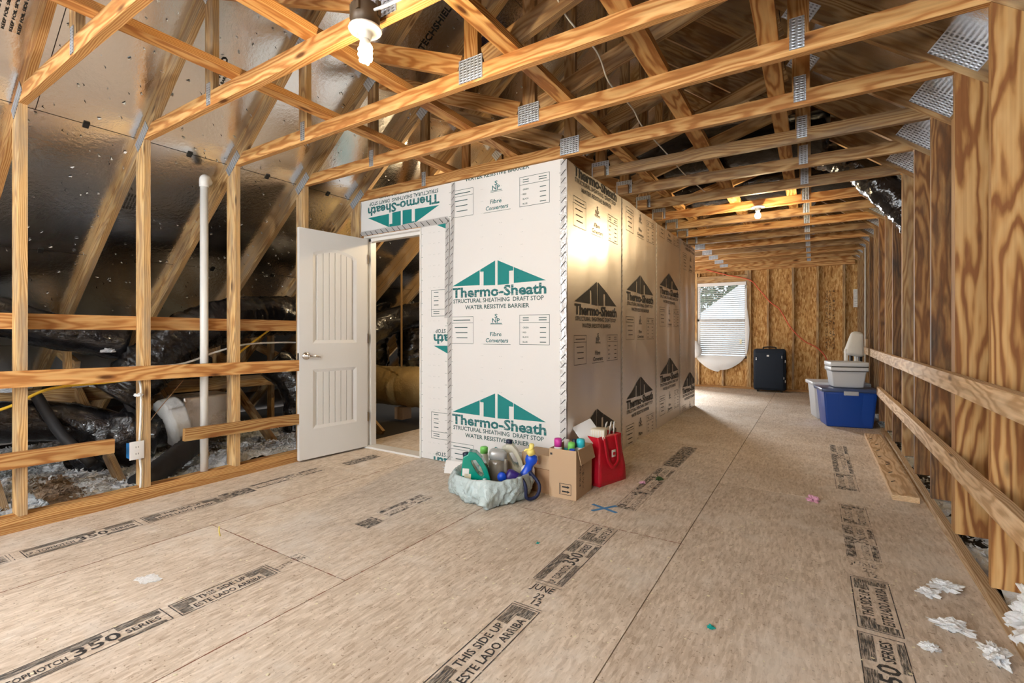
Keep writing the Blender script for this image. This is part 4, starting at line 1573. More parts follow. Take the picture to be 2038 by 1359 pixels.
d = tube('flex_duct', [(-4.75, 1.55, 0.62), (-4.72, 1.75, 0.85), (-4.70, 2.05, 1.13), (-4.68, 2.45, 1.28), (-4.68, 3.0, 1.33), (-4.68, 3.8, 1.36)], 0.20, 'black_film', None, 28, 22, 0.10, 0.02, 0.07)
tag(d, 'large shiny black flexible duct curving up behind the knee wall', 'duct')
d = tube('flex_duct', [(-5.2, 0.2, 0.60), (-5.0, 0.8, 0.52), (-4.9, 1.25, 0.47), (-4.75, 1.55, 0.36), (-4.6, 1.8, 0.30)], 0.15, 'black_film', None, 24, 14, 0.08)
tag(d, 'black flexible duct running low at the left edge behind the studs', 'duct')
d = tube('flex_duct', [(-4.95, 1.35, 0.10), (-4.80, 1.50, 0.22), (-4.70, 1.66, 0.32), (-4.68, 1.90, 0.36)], [0.10] * 6 + [0.19] * 10 + [0.22] * 14 + [0.16] * 20, 'black_film', None, 26, 14, 0.14)
tag(d, 'bulging black wrapped duct joint behind the stud with the outlet', 'duct')
d = tube('flex_duct', [(-4.06, 1.46, 0.06), (-4.14, 1.62, 0.12), (-4.22, 1.80, 0.20), (-4.32, 1.98, 0.27)], 0.085, 'black_matt', None, 20, 12, 0.08, 0.05, 0.03)
tag(d, 'black duct end lying on the insulation at the foot of the wall', 'duct')
d = tube('flex_duct', [(-4.42, 2.95, 0.15), (-4.42, 2.98, 0.45), (-4.50, 2.92, 0.70), (-4.62, 2.80, 0.85)], 0.17, 'black_film', None, 26, 12, 0.10)
tag(d, 'black duct rising behind the stud next to the open door', 'duct')
d = tube('flex_duct', [(-5.6, 0.2, 1.22), (-5.2, 0.8, 1.32), (-5.1, 1.2, 1.18), (-4.95, 1.7, 1.05)], 0.14, 'black_film', None, 22, 12, 0.10)
tag(d, 'black duct below the rafters at the far left of the knee wall', 'duct')
d = tube('drain_hose', [(-4.9, 1.12, 0.68), (-4.6, 1.18, 0.42), (-4.40, 1.30, 0.20)], 0.035, 'black_matt', None, 12, 10)
tag(d, 'thin black hose slanting down behind the left studs', 'hose')
d = tube('drain_hose', [(-4.85, 1.62, 0.72), (-4.65, 1.63, 0.52), (-4.5, 1.62, 0.40)], 0.04, 'black_matt', None, 12, 10)
tag(d, 'short black hose hanging from the beam behind the knee wall', 'hose')
pl = rbox('plenum_box', (0.34, 0.42, 0.34), 0.02, 'foil_duct', None, (-4.66, 2.14, 0.26))
tag(pl, 'foil-wrapped plenum box behind the white standpipe', 'duct')
c_ = tube('duct_collar', [(-4.50, 1.80, 0.40), (-4.50, 1.84, 0.41), (-4.50, 1.90, 0.42)], 0.20, 'mastic', None, 26, 4, 0.04)
tag(c_, 'pale mastic collar between the black duct and the plenum', 'collar')
pp = empty('standpipe', (-3.955, 1.84, 0))
tag(pp, 'white vertical PVC standpipe behind the knee wall rails', 'pipe')
lathe('pipe', [(0.028, 0.05), (0.028, 2.29)], 'pvc', pp, seg=18)
tube('elbow', [(0, 0, 2.27), (0.0, 0.0, 2.32), (-0.02, 0.02, 2.34), (-0.07, 0.06, 2.33)], 0.033, 'pvc', pp, 14, 5)
oc = empty('outlet', (KX - 0.02, 1.413, 0.30))
tag(oc, 'white double socket outlet on the second knee wall stud', 'outlet')
box('back_box', (-0.05, -0.07, 0.0), (0.02, -0.002, 0.10), 'outlet_blue', oc)
rbox('cover_plate', (0.006, 0.084, 0.122), 0.0025, 'white_plastic', oc, (0.0245, -0.036, -0.006), seg=2)
for z in (0.032, 0.077):
    s_ = box('receptacle', (0.027, -0.052, z - 0.015), (0.0285, -0.020, z + 0.015), 'label_white', oc)
    for yy in (-0.044, -0.030):
        box('slot', (0.0282, yy, z - 0.005), (0.029, yy + 0.003, z + 0.006), 'dark_slot', oc)
cb = tube('outlet_cable', [(KX - 0.06, 1.405, 0.85), (KX - 0.005, 1.402, 0.78), (KX + 0.004, 1.40, 0.62), (KX - 0.008, 1.40, 0.48), (KX - 0.01, 1.398, 0.415)], 0.007, 'cable_white')
tag(cb, 'white cable dropping into the outlet from above', 'cable')
cb = tube('outlet_cable', [(KX - 0.01, 1.398, 0.30), (KX + 0.004, 1.40, 0.22), (KX - 0.004, 1.402, 0.14), (KX - 0.01, 1.402, 0.095)], 0.007, 'cable_white')
tag(cb, 'white cable leaving the outlet downwards along the stud', 'cable')
clump('insulation_clump', (KX + 0.01, 1.385, 0.72), 0.028, 50, 'tiny tuft of insulation stuck to the outlet cable', 0.7)
cb = tube('yellow_cable', [(-4.15, 0.2, 0.62), (-4.12, 0.75, 0.68), (-4.12, 1.0, 0.79), (-4.1, 1.3, 0.81), (-4.1, 1.7, 0.83), (-4.12, 2.05, 0.875), (-4.13, 2.25, 1.02), (-4.13, 2.5, 1.20)], 0.009, 'cable_yellow')
tag(cb, 'yellow cable strung through the knee wall studs', 'cable')
cb = tube('white_cable', [(-4.2, 1.45, 0.90), (-4.15, 1.75, 0.905), (-4.12, 2.0, 0.99), (-4.12, 2.25, 1.05), (-4.12, 2.6, 1.06), (-4.12, 2.9, 1.05)], 0.008, 'cable_white')
tag(cb, 'white cable strung between studs above the middle rail', 'cable')
cb = tube('thin_wire', [(-4.2, 1.55, 0.45), (-4.15, 1.62, 0.58), (-4.15, 1.78, 0.78)], 0.003, 'cardboard_dark')
tag(cb, 'thin brown wire beside the white standpipe', 'wire')

# ------------------------------------------------------------------ storage room seen through the open door
d = tube('foil_duct', [(-6.2, 4.75, 0.42), (-5.0, 4.72, 0.42), (-4.4, 4.70, 0.43), (-3.0, 4.68, 0.44)], 0.265, 'foil_gold', None, 34, 22, 0.05)
tag(d, 'golden foil-wrapped duct lying across the storage room behind the door', 'duct')
b_ = box('duct_block', (-4.72, 4.55, 0.0), (-4.58, 4.72, 0.16), 'cardboard')
tag(b_, 'small wooden block propping up the golden foil duct', 'block')
d = tube('flex_duct', [(-5.1, 5.35, 0.6), (-5.1, 5.3, 1.0), (-5.15, 5.3, 1.4), (-5.3, 5.5, 1.8), (-5.6, 5.9, 2.0)], 0.24, 'black_film', None, 28, 16, 0.14)
tag(d, 'right of two black flexible ducts standing inside the storage room', 'duct')
d = tube('flex_duct', [(-5.55, 4.95, 0.6), (-5.5, 4.9, 1.0), (-5.45, 4.85, 1.35), (-5.3, 4.9, 1.75), (-5.0, 5.3, 2.05)], 0.20, 'black_film', None, 28, 16, 0.14)
tag(d, 'left of two black flexible ducts standing inside the storage room', 'duct')
d = tube('flex_duct', [(-5.0, 4.1, 1.05), (-4.75, 4.6, 1.32), (-4.62, 5.3, 1.45), (-4.5, 6.2, 1.5)], 0.17, 'black_film', None, 26, 16, 0.12)
tag(d, 'black flexible duct slung below the rafters inside the storage room', 'duct')
s_ = stick('duct_strap', (-4.50, 4.46, 0.70), (-4.50, 4.46, 1.95), 0.03, 0.003, 'gold_card')
tag(s_, 'metal hanging strap above the golden foil duct', 'strap')
for (p0, p1) in (((-4.1, 4.05, 0.9), (-4.1, 5.0, 2.2)),):
    pass

# black ducts lying on the trusses above the passage
for (pts, r, lab) in (([(-1.9, 4.75, 2.86), (-0.9, 4.75, 2.86), (0.1, 4.85, 2.84)], 0.20, 'black duct lying on the joists nearest above the passage'),
                      ([(-1.5, 6.0, 2.86), (-0.6, 6.05, 2.86), (0.4, 6.1, 2.80)], 0.20, 'black duct lying on the joists above the far bulb')):
    d = tube('flex_duct', pts, r, 'black_film', None, 24, 18, 0.08, 0.03, 0.06)
    tag(d, lab, 'duct')
d = tube('flex_duct', [(0.05, 5.42, 2.86), (0.30, 5.40, 2.72), (0.47, 5.40, 2.52), (0.64, 5.40, 2.30), (0.80, 5.40, 2.06)], 0.135, 'black_film', None, 26, 14, 0.12, 0.03, 0.05)
tag(d, 'black duct bending down into the top of the right wall', 'duct')
bt = blanket('insulation_batt', -2.7, -1.75, 3.7, 5.2, 2.72, 0.09, 'batt_brown', 0.03, 1500, 21)
tag(bt, 'brown mineral insulation lying on the joists above the partition', 'insulation', kind='stuff')

# ------------------------------------------------------------------ far wall things
sc_ = empty('suitcase', (-0.715, 10.56, 0.0), math.radians(4))
tag(sc_, 'upright navy fabric suitcase against the far wall', 'suitcase')
rbox('body', (0.56, 0.26, 0.80), 0.05, 'suitcase_fabric', sc_, (0, 0, 0.035), seg=4)
rbox('front_pocket', (0.49, 0.03, 0.70), 0.014, 'suitcase_fabric', sc_, (-0.01, -0.138, 0.075), seg=3)
tube('carry_handle', [(-0.11, 0, 0.835), (-0.10, 0, 0.862), (0, 0, 0.872), (0.10, 0, 0.862), (0.11, 0, 0.835)], 0.013, 'dark_rubber', sc_)
box('badge', (-0.05, -0.156, 0.69), (-0.01, -0.1535, 0.72), 'label_white', sc_)
for (x, z) in ((0.20, 0.66), (0.255, 0.58), (0.235, 0.26), (0.255, 0.20), (-0.235, 0.62)):
    box('zip_pull', (x, -0.158, z), (x + 0.008, -0.153, z + 0.05), 'chrome', sc_)
for sx in (-0.2, 0.2):
    lathe('wheel', [(0.0, -0.02), (0.034, -0.02), (0.036, 0.0), (0.034, 0.02), (0.0, 0.02)], 'dark_rubber', sc_, (sx, -0.06, 0.036), (0, PI / 2, 0), 14)
    lathe('foot', [(0.022, 0.0), (0.022, 0.04)], 'dark_rubber', sc_, (sx, 0.07, 0.0), seg=10)
rc = tube('extension_cord', [(-1.95, FY - 0.02, 2.50), (-1.55, FY - 0.03, 2.36), (-1.09, FY - 0.035, 2.22), (-0.90, FY - 0.03, 2.0), (-0.72, FY - 0.035, 1.76), (-0.55, FY - 0.03, 1.60), (-0.36, FY - 0.035, 1.24), (-0.15, FY - 0.03, 1.0), (0.09, FY - 0.035, 0.84), (0.23, FY - 0.04, 0.60), (0.26, FY - 0.1, 0.1), (0.3, FY - 0.2, 0.01)], 0.010, 'cord_red', None, 8, 8)
tag(rc, 'orange-red extension cord sagging across the far wall', 'cord')
nt_ = empty('wall_notice', (0.63, FY - 0.002, 1.62))
tag(nt_, 'white paper notice pinned near the far right corner', 'notice')
box('sheet', (0, -0.004, 0), (0.11, 0, 0.33), 'paper', nt_)
p = Print()
for i in range(10):
    p.rect(0.012, 0.31 - i * 0.023, 0.095, 0.315 - i * 0.023)
p.frame(0.02, 0.02, 0.09, 0.07, 0.004)
p.build('printed_lines', 'ink_worn', nt_, (0, -0.004, 0), (1, 0, 0), (0, 0, 1))
cb = tube('wall_cable', [(XR(8.7) - 0.012, 8.70, 0.62), (XR(8.7) - 0.012, 8.70, 1.5), (XR(8.7) - 0.012, 8.70, 2.40)], 0.009, 'cable_white', None, 8, 4)
tag(cb, 'white conduit rising up the far right wall beside the notice', 'cable')


def tote(name, label, loc, rz, w, dp, h, taper, body, lidm, lidh=0.05, latch=None, ribs=True):
    t = empty(name, loc, rz)
    tag(t, label, 'storage bin')
    rbox('body', (w, dp, h), 0.022, body, t, taper=taper, seg=3)
    rbox('lid', (w + 0.05, dp + 0.05, lidh), 0.012, lidm, t, (0, 0, h - 0.012), seg=2)
    if ribs:
        # raised panels on the front face, following its slope
        for (xa, xb) in ((-0.47, -0.24), (0.24, 0.47)):
            k0 = taper
            y0 = -dp / 2 * k0 - 0.001
            y1 = -dp / 2 * 0.985 - 0.004
            vv = [(xa * w * k0 * 0.98, y0, 0.03), (xb * w * k0, y0 - 0.003, 0.03), (xb * w * 0.9, y1 - 0.004, h - 0.03), (xa * w * 0.99, y1, h - 0.03)]
            vv += [(x, y + 0.02, z) for x, y, z in vv]
            obj('side_rib', vv, [(0, 1, 2, 3), (4, 7, 6, 5), (0, 4, 5, 1), (1, 5, 6, 2), (2, 6, 7, 3), (3, 7, 4, 0)], body, t)
    if latch:
        lt = rbox('latch', (0.15, 0.018, 0.05), 0.006, latch, t, (0.0, -dp / 2 - 0.032, h - 0.045))
        box('latch_lip', (-0.055, -0.016, 0.006), (0.055, -0.008, 0.016), latch, lt)
    return t


tote('storage_bin', 'large blue plastic storage bin beside the right wall', (0.345, 7.235, 0.0), math.radians(11), 0.555, 0.40, 0.44, 0.86, 'blue_plastic', 'blue_lid', 0.045, 'grey_tote')
tote('storage_bin', 'pale grey storage bin standing behind the blue bin', (0.27, 7.78, 0.0), math.radians(11), 0.60, 0.42, 0.46, 0.88, 'pale_tote', 'pale_tote', 0.05, None, False)
cl = empty('cooler_box', (0.345, 7.22, 0.478), math.radians(11))
tag(cl, 'light grey tapered tub stacked on the blue storage bin', 'tub')
rbox('body', (0.375, 0.32, 0.27), 0.02, 'pale_tote', cl, taper=0.82, seg=3)
rbox('rim', (0.385, 0.335, 0.045), 0.008, 'pale_tote', cl, (0, 0, 0.207))
rbox('lid', (0.392, 0.34, 0.055), 0.010, 'pale_tote', cl, (0, 0, 0.26))
box('rim_gap', (-0.188, -0.164, 0.250), (0.188, 0.164, 0.262), 'dark_rubber', cl)
box('rim_gap', (-0.188, -0.163, 0.200), (0.188, 0.163, 0.209), 'dark_rubber', cl)
# folded chair draped with a white cloth, behind the tubs
cs = empty('draped_stand', (0.43, 7.80, 0.51), math.radians(20))
tag(cs, 'black and white striped stand draped with a white cloth behind the grey tub', 'stand')
for i, x in enumerate((-0.06, 0.0, 0.06, 0.11)):
    box('striped_leg', (x - 0.014, -0.02, 0.0), (x + 0.014, 0.02, 0.42), 'stripe_black' if i % 2 else 'cloth_white', cs)
cd = rbox('cushion', (0.13, 0.12, 0.33), 0.05, 'cloth_white', cs, (0.02, 0, 0.33), (0, math.radians(10), 0), taper=1.55, seg=4)
rbox('cloth_fold', (0.07, 0.14, 0.31), 0.03, 'cloth_white', cs, (0.10, 0.0, 0.32), (0, math.radians(-2), 0), seg=4)

# loose board on the floor by the right wall
lb = empty('loose_board')
tag(lb, 'pale loose plank with nails lying along the right wall', 'board')
stick('plank', (0.535, 4.17, 0.0205), (0.555, 6.55, 0.0205), 0.145, 0.038, 'pine_pale', lb, up=(0, 0, 1))
for i in range(7):
    y = 4.5 + i * 0.28
    tube('nail', [(0.49 + 0.015 * (i % 3), y, 0.045), (0.515 + 0.015 * (i % 3), y + 0.01, 0.052)], 0.003, 'dark_slot', lb, 5, 2)

# ------------------------------------------------------------------ clutter in front of the partition
RZ = math.radians(32.2)


def jug_outline(w, h):
    n = [(0.03, 0.0), (0.97, 0.0), (1.0, 0.03), (1.0, 0.22), (0.96, 0.40), (0.84, 0.64), (0.64, 0.86), (0.44, 0.985), (0.22, 1.0), (0.19, 0.93), (0.05, 0.87), (0.02, 0.60), (0.0, 0.3), (0.0, 0.03)]
    return [((x - 0.5) * w, z * h) for x, z in n]


def jug(name, label, loc, rz, lean, w, h, dp, mat, cat='bottle'):
    t = empty(name, loc, rz)
    t.rotation_euler = (lean[0], lean[1], rz)
    tag(t, label, cat)
    hole = [((x - 0.5) * w, z * h) for x, z in ((0.30, 0.80), (0.45, 0.82), (0.64, 0.66), (0.75, 0.50), (0.70, 0.45), (0.56, 0.50), (0.36, 0.70))]
    o = holed('body', jug_outline(w, h), [hole], -dp / 2, dp / 2, mat, t)
    bv = o.modifiers.new('b', 'BEVEL')
    bv.width = 0.014
    bv.segments = 3
    bv.limit_method = 'ANGLE'
    bv.angle_limit = math.radians(50)
    return t


tb = empty('wash_tub', (-1.93, 2.80, 0.0))
tag(tb, 'low round tub wrapped in a pale plastic bag in front of the partition', 'tub')
lathe('tub', [(0.19, 0.0), (0.21, 0.005), (0.25, 0.15), (0.262, 0.155), (0.256, 0.165), (0.24, 0.15), (0.20, 0.02), (0.0, 0.015)], 'tub_teal', tb, seg=36)
vv, ff = [], []
NS, NR = 168, 26
for j in range(NR + 1):
    s = j / NR
    for i in range(NS):
        a = 2 * PI * i / NS
        if s < 0.25:
            r, z = 0.235 + 0.03 * (s / 0.25), 0.145 + 0.035 * (s / 0.25)
        else:
            q = (s - 0.25) / 0.75
            r = 0.268 + 0.02 * math.sin(PI * q * 0.9) - 0.045 * q ** 2
            z = 0.175 * (1 - q) + 0.004
        front = 0.5 + 0.5 * math.cos(a - math.radians(-70))
        ca, sa = math.cos(a), math.sin(a)
        fold = 0.02 * noise.noise(Vector((ca * 4, sa * 4, s * 1.6))) - 0.030 * abs(noise.noise(Vector((ca * 7 + s * 2.2, sa * 7, s * 1.3)))) - 0.016 * abs(noise.noise(Vector((ca * 17, sa * 17 + s * 5, s * 2.5)))) + 0.012
        r += fold * (0.5 + s)
        # bunched tails of the bag
        for (ta, tw, tl) in ((math.radians(198), 0.30, 0.10), (math.radians(-62), 0.17, 0.075)):
            da = (a - ta + PI) % (2 * PI) - PI
            r += tl * math.exp(-(da / tw) ** 2) * max(0, s - 0.25) / 0.75
        vv.append((r * math.cos(a), r * math.sin(a), max(0.002, z + 0.012 * noise.noise(Vector((a * 3, s * 4, 8))) * (1 if s < 0.9 else 0))))
for j in range(NR):
    for i in range(NS):
        ff.append((j * NS + i, j * NS + (i + 1) % NS, (j + 1) * NS + (i + 1) % NS, (j + 1) * NS + i))
bg = obj('plastic_bag', vv, ff, 'bag_film', tb, True)
sm = bg.modifiers.new('s', 'SOLIDIFY')
sm.thickness = 0.002
tube('bag_tie', [(0.13, -0.30, 0.03), (0.12, -0.26, 0.10), (0.10, -0.235, 0.19)], [0.035] * 8 + [0.02] * 6 + [0.012] * 8, 'bag_film', tb, 12, 10, 0.25)
tube('handle_strap', [(0.235, -0.02, 0.18), (0.29, -0.03, 0.12), (0.29, -0.01, 0.03), (0.33, 0.05, 0.03), (0.33, 0.09, 0.10), (0.26, 0.08, 0.185)], 0.012, 'strap_navy', tb, 8, 8)

j = jug('green_jug', 'teal green plastic jug with dark cap in the tub', (-1.975, 2.655, 0.035), RZ, (0, math.radians(4), 0), 0.215, 0.30, 0.09, 'green_jug', 'jug')
lathe('cap', [(0.022, 0), (0.022, 0.035), (0.018, 0.04)], 'navy_cap', j, (-0.078, 0, 0.245), (0, math.radians(-12), 0), 14)
box('label', (-0.095, -0.0475, 0.135), (-0.050, -0.0458, 0.185), 'label_white', j)
box('label', (-0.080, -0.0475, 0.105), (-0.035, -0.0458, 0.150), 'label_cream', j)
b_ = empty('grey_bottle', (-1.885, 2.80, 0.03), RZ)
tag(b_, 'smoky brown bottle with a silver grey shoulder in the tub', 'bottle')
lathe('body', [(0.0, 0), (0.055, 0), (0.06, 0.02), (0.06, 0.20), (0.05, 0.23), (0.0, 0.235)], 'smoke_bottle', b_, seg=18, sx=1.1, sy=0.75)
rbox('shoulder', (0.13, 0.085, 0.085), 0.035, 'grey_silver', b_, (-0.005, 0, 0.215), (0, math.radians(8), 0), seg=4)
rbox('grip', (0.026, 0.05, 0.24), 0.010, 'smoke_bottle', b_, (0.058, -0.02, 0.0), seg=2)
j = jug('milky_jug', 'milky translucent jug with navy cap standing in the tub', (-1.885, 2.985, 0.02), RZ, (0, math.radians(3), 0), 0.19, 0.315, 0.11, 'milky_jug', 'jug')
lathe('cap', [(0.024, 0), (0.024, 0.03), (0.02, 0.034)], 'navy_cap', j, (-0.035, 0, 0.305), (0, 0, 0), 14)
b_ = empty('green_capped_bottle', (-2.05, 2.865, 0.03), RZ)
tag(b_, 'clear bottle with a lime green cap behind the teal jug', 'bottle')
lathe('body', [(0.03, 0), (0.034, 0.02), (0.034, 0.20), (0.026, 0.235), (0.026, 0.24)], 'milky_jug', b_, seg=16)
lathe('cap', [(0.029, 0), (0.029, 0.04), (0.024, 0.046)], 'lime', b_, (0, 0, 0.235), seg=16)
b_ = empty('spray_bottle', (-1.735, 2.87, 0.06), RZ)
b_.rotation_euler = (0, math.radians(20), RZ)
tag(b_, 'cobalt blue spray bottle with a yellow trigger head leaning in the tub', 'bottle')
lathe('body', [(0.0, 0), (0.045, 0), (0.05, 0.02), (0.048, 0.08), (0.030, 0.14), (0.028, 0.175), (0.042, 0.20), (0.044, 0.225), (0.03, 0.25), (0.0, 0.25)], 'cobalt', b_, seg=18, sy=0.7)
lathe('collar', [(0.03, 0), (0.03, 0.03), (0.022, 0.04)], 'yellow_plastic', b_, (-0.008, 0, 0.245), (0, math.radians(-40), 0), 14)
rbox('trigger_head', (0.035, 0.03, 0.06), 0.012, 'yellow_plastic', b_, (-0.025, 0, 0.262), (0, math.radians(-8), 0), seg=3)
tube('trigger', [(-0.03, 0, 0.27), (-0.055, 0, 0.268), (-0.065, 0, 0.25)], 0.007, 'yellow_plastic', b_)
b_ = empty('purple_pack', (-1.80, 2.77, 0.06), RZ)
b_.rotation_euler = (0, math.radians(28), RZ)
tag(b_, 'dark purple pouch below the spray bottle in the tub', 'pouch')
rbox('pouch', (0.10, 0.06, 0.15), 0.025, 'purple_dark', b_, seg=3)
for (x, z) in ((-0.03, 0.03), (0.0, 0.05), (0.02, 0.02), (-0.02, 0.07), (0.03, 0.05)):
    box('flower_print', (x, -0.0315, z), (x + 0.016, -0.0295, z + 0.014), 'label_white', b_)
b_ = empty('blue_cap', (-1.81, 2.74, 0.12), RZ)
tag(b_, 'round light blue cap resting among the bottles in the tub', 'cap')
lathe('cap', [(0.0, -0.02), (0.03, -0.02), (0.032, 0), (0.03, 0.02), (0.0, 0.022)], 'cobalt', b_, (0, 0, 0.04), (PI / 2, 0, 0), 16)
b_ = empty('snack_pouch', (-1.83, 2.84, 0.06), RZ)
b_.rotation_euler = (0, math.radians(-14), RZ)
tag(b_, 'yellow and red pouch wedged between grey bottle and milky jug', 'pouch')
rbox('pouch', (0.07, 0.03, 0.18), 0.012, 'yellow_plastic', b_, seg=2)
rbox('red_band', (0.072, 0.032, 0.06), 0.012, 'red_fabric', b_, (0, 0, 0.075), seg=2)
b_ = empty('white_pouch', (-1.715, 2.93, 0.07), RZ)
tag(b_, 'crumpled white and grey bag at the right rim of the tub', 'bag')
rbox('bag', (0.10, 0.08, 0.14), 0.035, 'label_white', b_, seg=3)
box('dark_band', (-0.03, -0.042, 0.05), (0.045, -0.0395, 0.075), 'grey_tote', b_)

wt = empty('white_strip', (-2.40, 3.05, 0.0), math.radians(22))
wt.rotation_euler = (math.radians(-20), 0, math.radians(14))
tag(wt, 'white trim offcut leaning behind the tub', 'board')
rbox('strip', (0.32, 0.018, 0.105), 0.004, 'white_paint', wt)

bb = empty('brown_box', (-1.70, 3.12, 0.0), math.radians(-3))
tag(bb, 'brown printed carton between the tub and the open box', 'box')
box('carton', (-0.125, -0.10, 0), (0.125, 0.10, 0.17), 'cardboard_dark', bb)
box('upper_carton', (-0.12, -0.095, 0.171), (0.12, 0.10, 0.27), 'cardboard', bb)
p = Print()
p.text('COX', -0.10, 0.09, 0.10, 0.03)
p.build('carton_lettering', 'ink_worn', bb, (0, -0.10, 0), (1, 0, 0), (0, 0, 1))
p = Print()
p.text('GE', -0.09, 0.03, 0.08, 0.03)
p.build('carton_lettering', 'ink_worn', bb, (0, -0.10, 0), (1, 0, 0), (0, 0, 1))
p = Print()
p.text('R.LL', -0.06, 0.20, 0.10, 0.022)
p.build('carton_lettering', 'cord_red', bb, (0, -0.095, 0), (1, 0, 0), (0, 0, 1))

# open cardboard box
ob_ = empty('open_carton', (-1.474, 3.135, 0.0), math.radians(1.5))
tag(ob_, 'tall open cardboard box full of cans beside the red bag', 'box')
W2, D2, H2, t2 = 0.102, 0.145, 0.338, 0.004
front = box('front_panel', (-W2, -D2, 0), (W2, -D2 + t2, H2), 'cardboard', ob_)
box('back_panel', (-W2, D2 - t2, 0), (W2, D2, H2), 'cardboard', ob_)
box('side_panel', (-W2, -D2 + t2, 0), (-W2 + t2, D2 - t2, H2), 'cardboard', ob_)
rp = box('side_panel', (W2 - t2, -D2 + t2, 0), (W2, D2 - t2, H2), 'cardboard', ob_)
box('base_panel', (-W2 + t2, -D2 + t2, 0), (W2 - t2, D2 - t2, t2), 'cardboard', ob_)
fl = box('side_flap', (0, -D2 + 0.02, -0.10), (0.004, D2 - 0.01, 0.0), 'cardboard', ob_)
fl.location = (W2 + 0.016, 0.005, H2 - 0.048)
fl.rotation_euler = (0, math.radians(-14), 0)
p = Print()
p.frame(-0.025, 0.028, 0.065, 0.105, 0.0035)
for z in (0.050, 0.082):
    p.rect(-0.004, z - 0.005, 0.036, z + 0.005)
    p.poly([(0.036, z - 0.010), (0.056, z), (0.036, z + 0.010)])
p.rect(-0.016, 0.036, -0.013, 0.096)
p.build('handling_mark', 'ink_black', ob_, (0, -D2, 0), (1, 0, 0), (0, 0, 1))
p = Print()
p.rect(-0.095, H2 - 0.045, -0.078, H2 - 0.030)
p.build('corner_mark', 'ink_black', ob_, (0, -D2, 0), (1, 0, 0), (0, 0, 1))
p = Print()
p.text('NICE PAK', 0.0, 0.0, 0.20, 0.032)
p.build('side_lettering', 'ink_worn', ob_, (W2, -0.04, 0.245), (0, 0, -1), (0, 1, 0))
p = Print()
p.text('PREMIUM', 0.02, -0.05, 0.16, 0.022)
p.build('side_lettering', 'ink_worn', ob_, (W2, -0.04, 0.245), (0, 0, -1), (0, 1, 0))


def can(name, label, loc, body, cap, r=0.026, h=0.36, rot=(0, 0, 0)):
    t = empty(name, loc)
    t.rotation_euler = rot
    tag(t, label, 'can', 'cans in the open carton')
    lathe('body', [(0.0, 0), (r, 0), (r, h - 0.07), (r * 0.92, h - 0.06), (0.0, h - 0.06)], body, t, seg=18)
    lathe('cap', [(r * 0.96, h - 0.062), (r * 0.98, h - 0.02), (r * 0.85, h - 0.004), (0.0, h)], cap, t, seg=18)
    return t


can('spray_can', 'can with a magenta cap in the open cardboard box', (-1.540, 3.06, 0.005), 'label_white', 'magenta', 0.029, 0.395)
can('spray_can', 'can with a bright green cap in the open cardboard box', (-1.474, 3.08, 0.005), 'label_white', 'lime', 0.027, 0.375, (0, math.radians(5), 0))
can('spray_can', 'can with a turquoise cap in the open cardboard box', (-1.405, 3.15, 0.005), 'label_white', 'turquoise', 0.031, 0.39)
can('spray_can', 'slim dark striped can behind the green capped one in the box', (-1.475, 3.20, 0.005), 'grey_silver', 'navy_cap', 0.022, 0.37)
can('spray_can', 'slim white capped can behind the magenta one in the box', (-1.538, 3.20, 0.005), 'turquoise', 'label_white', 0.022, 0.36)
can('spray_can', 'small blue capped can at the front of the cardboard box', (-1.425, 3.05, 0.005), 'label_white', 'cobalt', 0.022, 0.335)

# red tote bag
rb = empty('red_bag', (-1.385, 3.53, 0.0), math.radians(-17))
tag(rb, 'bright red fabric shopping bag beside the cardboard box', 'bag')
bm = bmesh.new()
bmesh.ops.create_cube(bm, size=1.0)
bmesh.ops.subdivide_edges(bm, edges=bm.edges[:], cuts=9, use_grid_fill=True)
for v in bm.verts:
    x, y, z = v.co
    z += 0.5
    wx = 0.095 * (1 - 0.35 * z ** 2)
    wy = 0.165 * (1 - 0.16 * z)
    q = Vector((x * 2 * wx, y * 2 * wy, z * 0.37 - 0.02 * abs(y) * z))
    q += Vector((noise.noise(q * 9), noise.noise(q * 9 + Vector((5, 0, 0))), 0)) * 0.014 * (0.3 + z)
    v.co = q
for f in [f for f in bm.faces if all(v.co.z > 0.345 for v in f.verts)]:
    bm.faces.remove(f)
bo = bobj('body', bm, 'red_fabric', rb, True)
so = bo.modifiers.new('s', 'SOLIDIFY')
so.thickness = 0.003
vv, ff = [], []
path = spline([(0.075, -0.075, 0.36), (0.095, -0.075, 0.26), (0.107, -0.06, 0.17), (0.115, -0.015, 0.13), (0.112, 0.045, 0.17), (0.098, 0.06, 0.26), (0.078, 0.06, 0.36)], 8)
for i, q in enumerate(path):
    tg = (path[min(i + 1, len(path) - 1)] - path[max(i - 1, 0)]).normalized()
    s_ = tg.cross(Vector((1, 0, 0))).normalized() * 0.017
    for d in (-s_, s_):
        vv.append(q + d)
for i in range(len(path) - 1):
    ff.append((2 * i, 2 * i + 1, 2 * i + 3, 2 * i + 2))
hd = obj('strap_handle', vv, ff, 'red_fabric', rb, True)
so = hd.modifiers.new('s', 'SOLIDIFY')
so.thickness = 0.004
rbox('white_tag', (0.004, 0.05, 0.055), 0.0018, 'label_white', rb, (0.098, 0.005, 0.20), seg=1)
rbox('tag_mark', (0.003, 0.03, 0.022), 0.001, 'red_fabric', rb, (0.1005, 0.008, 0.215), seg=1)
ty = empty('white_tray', (-1.47, 3.43, 0.375))
ty.rotation_euler = (math.radians(52), 0, RZ)
tag(ty, 'white plastic tray sticking out of the red bag', 'tray')
rbox('tray', (0.17, 0.19, 0.012), 0.005, 'white_plastic', ty, (0, 0, 0), (0, 0, math.radians(28)), seg=2)
fb = empty('patterned_box', (-1.395, 3.47, 0.33), math.radians(10))
tag(fb, 'cream patterned box on top of the red bag', 'box')
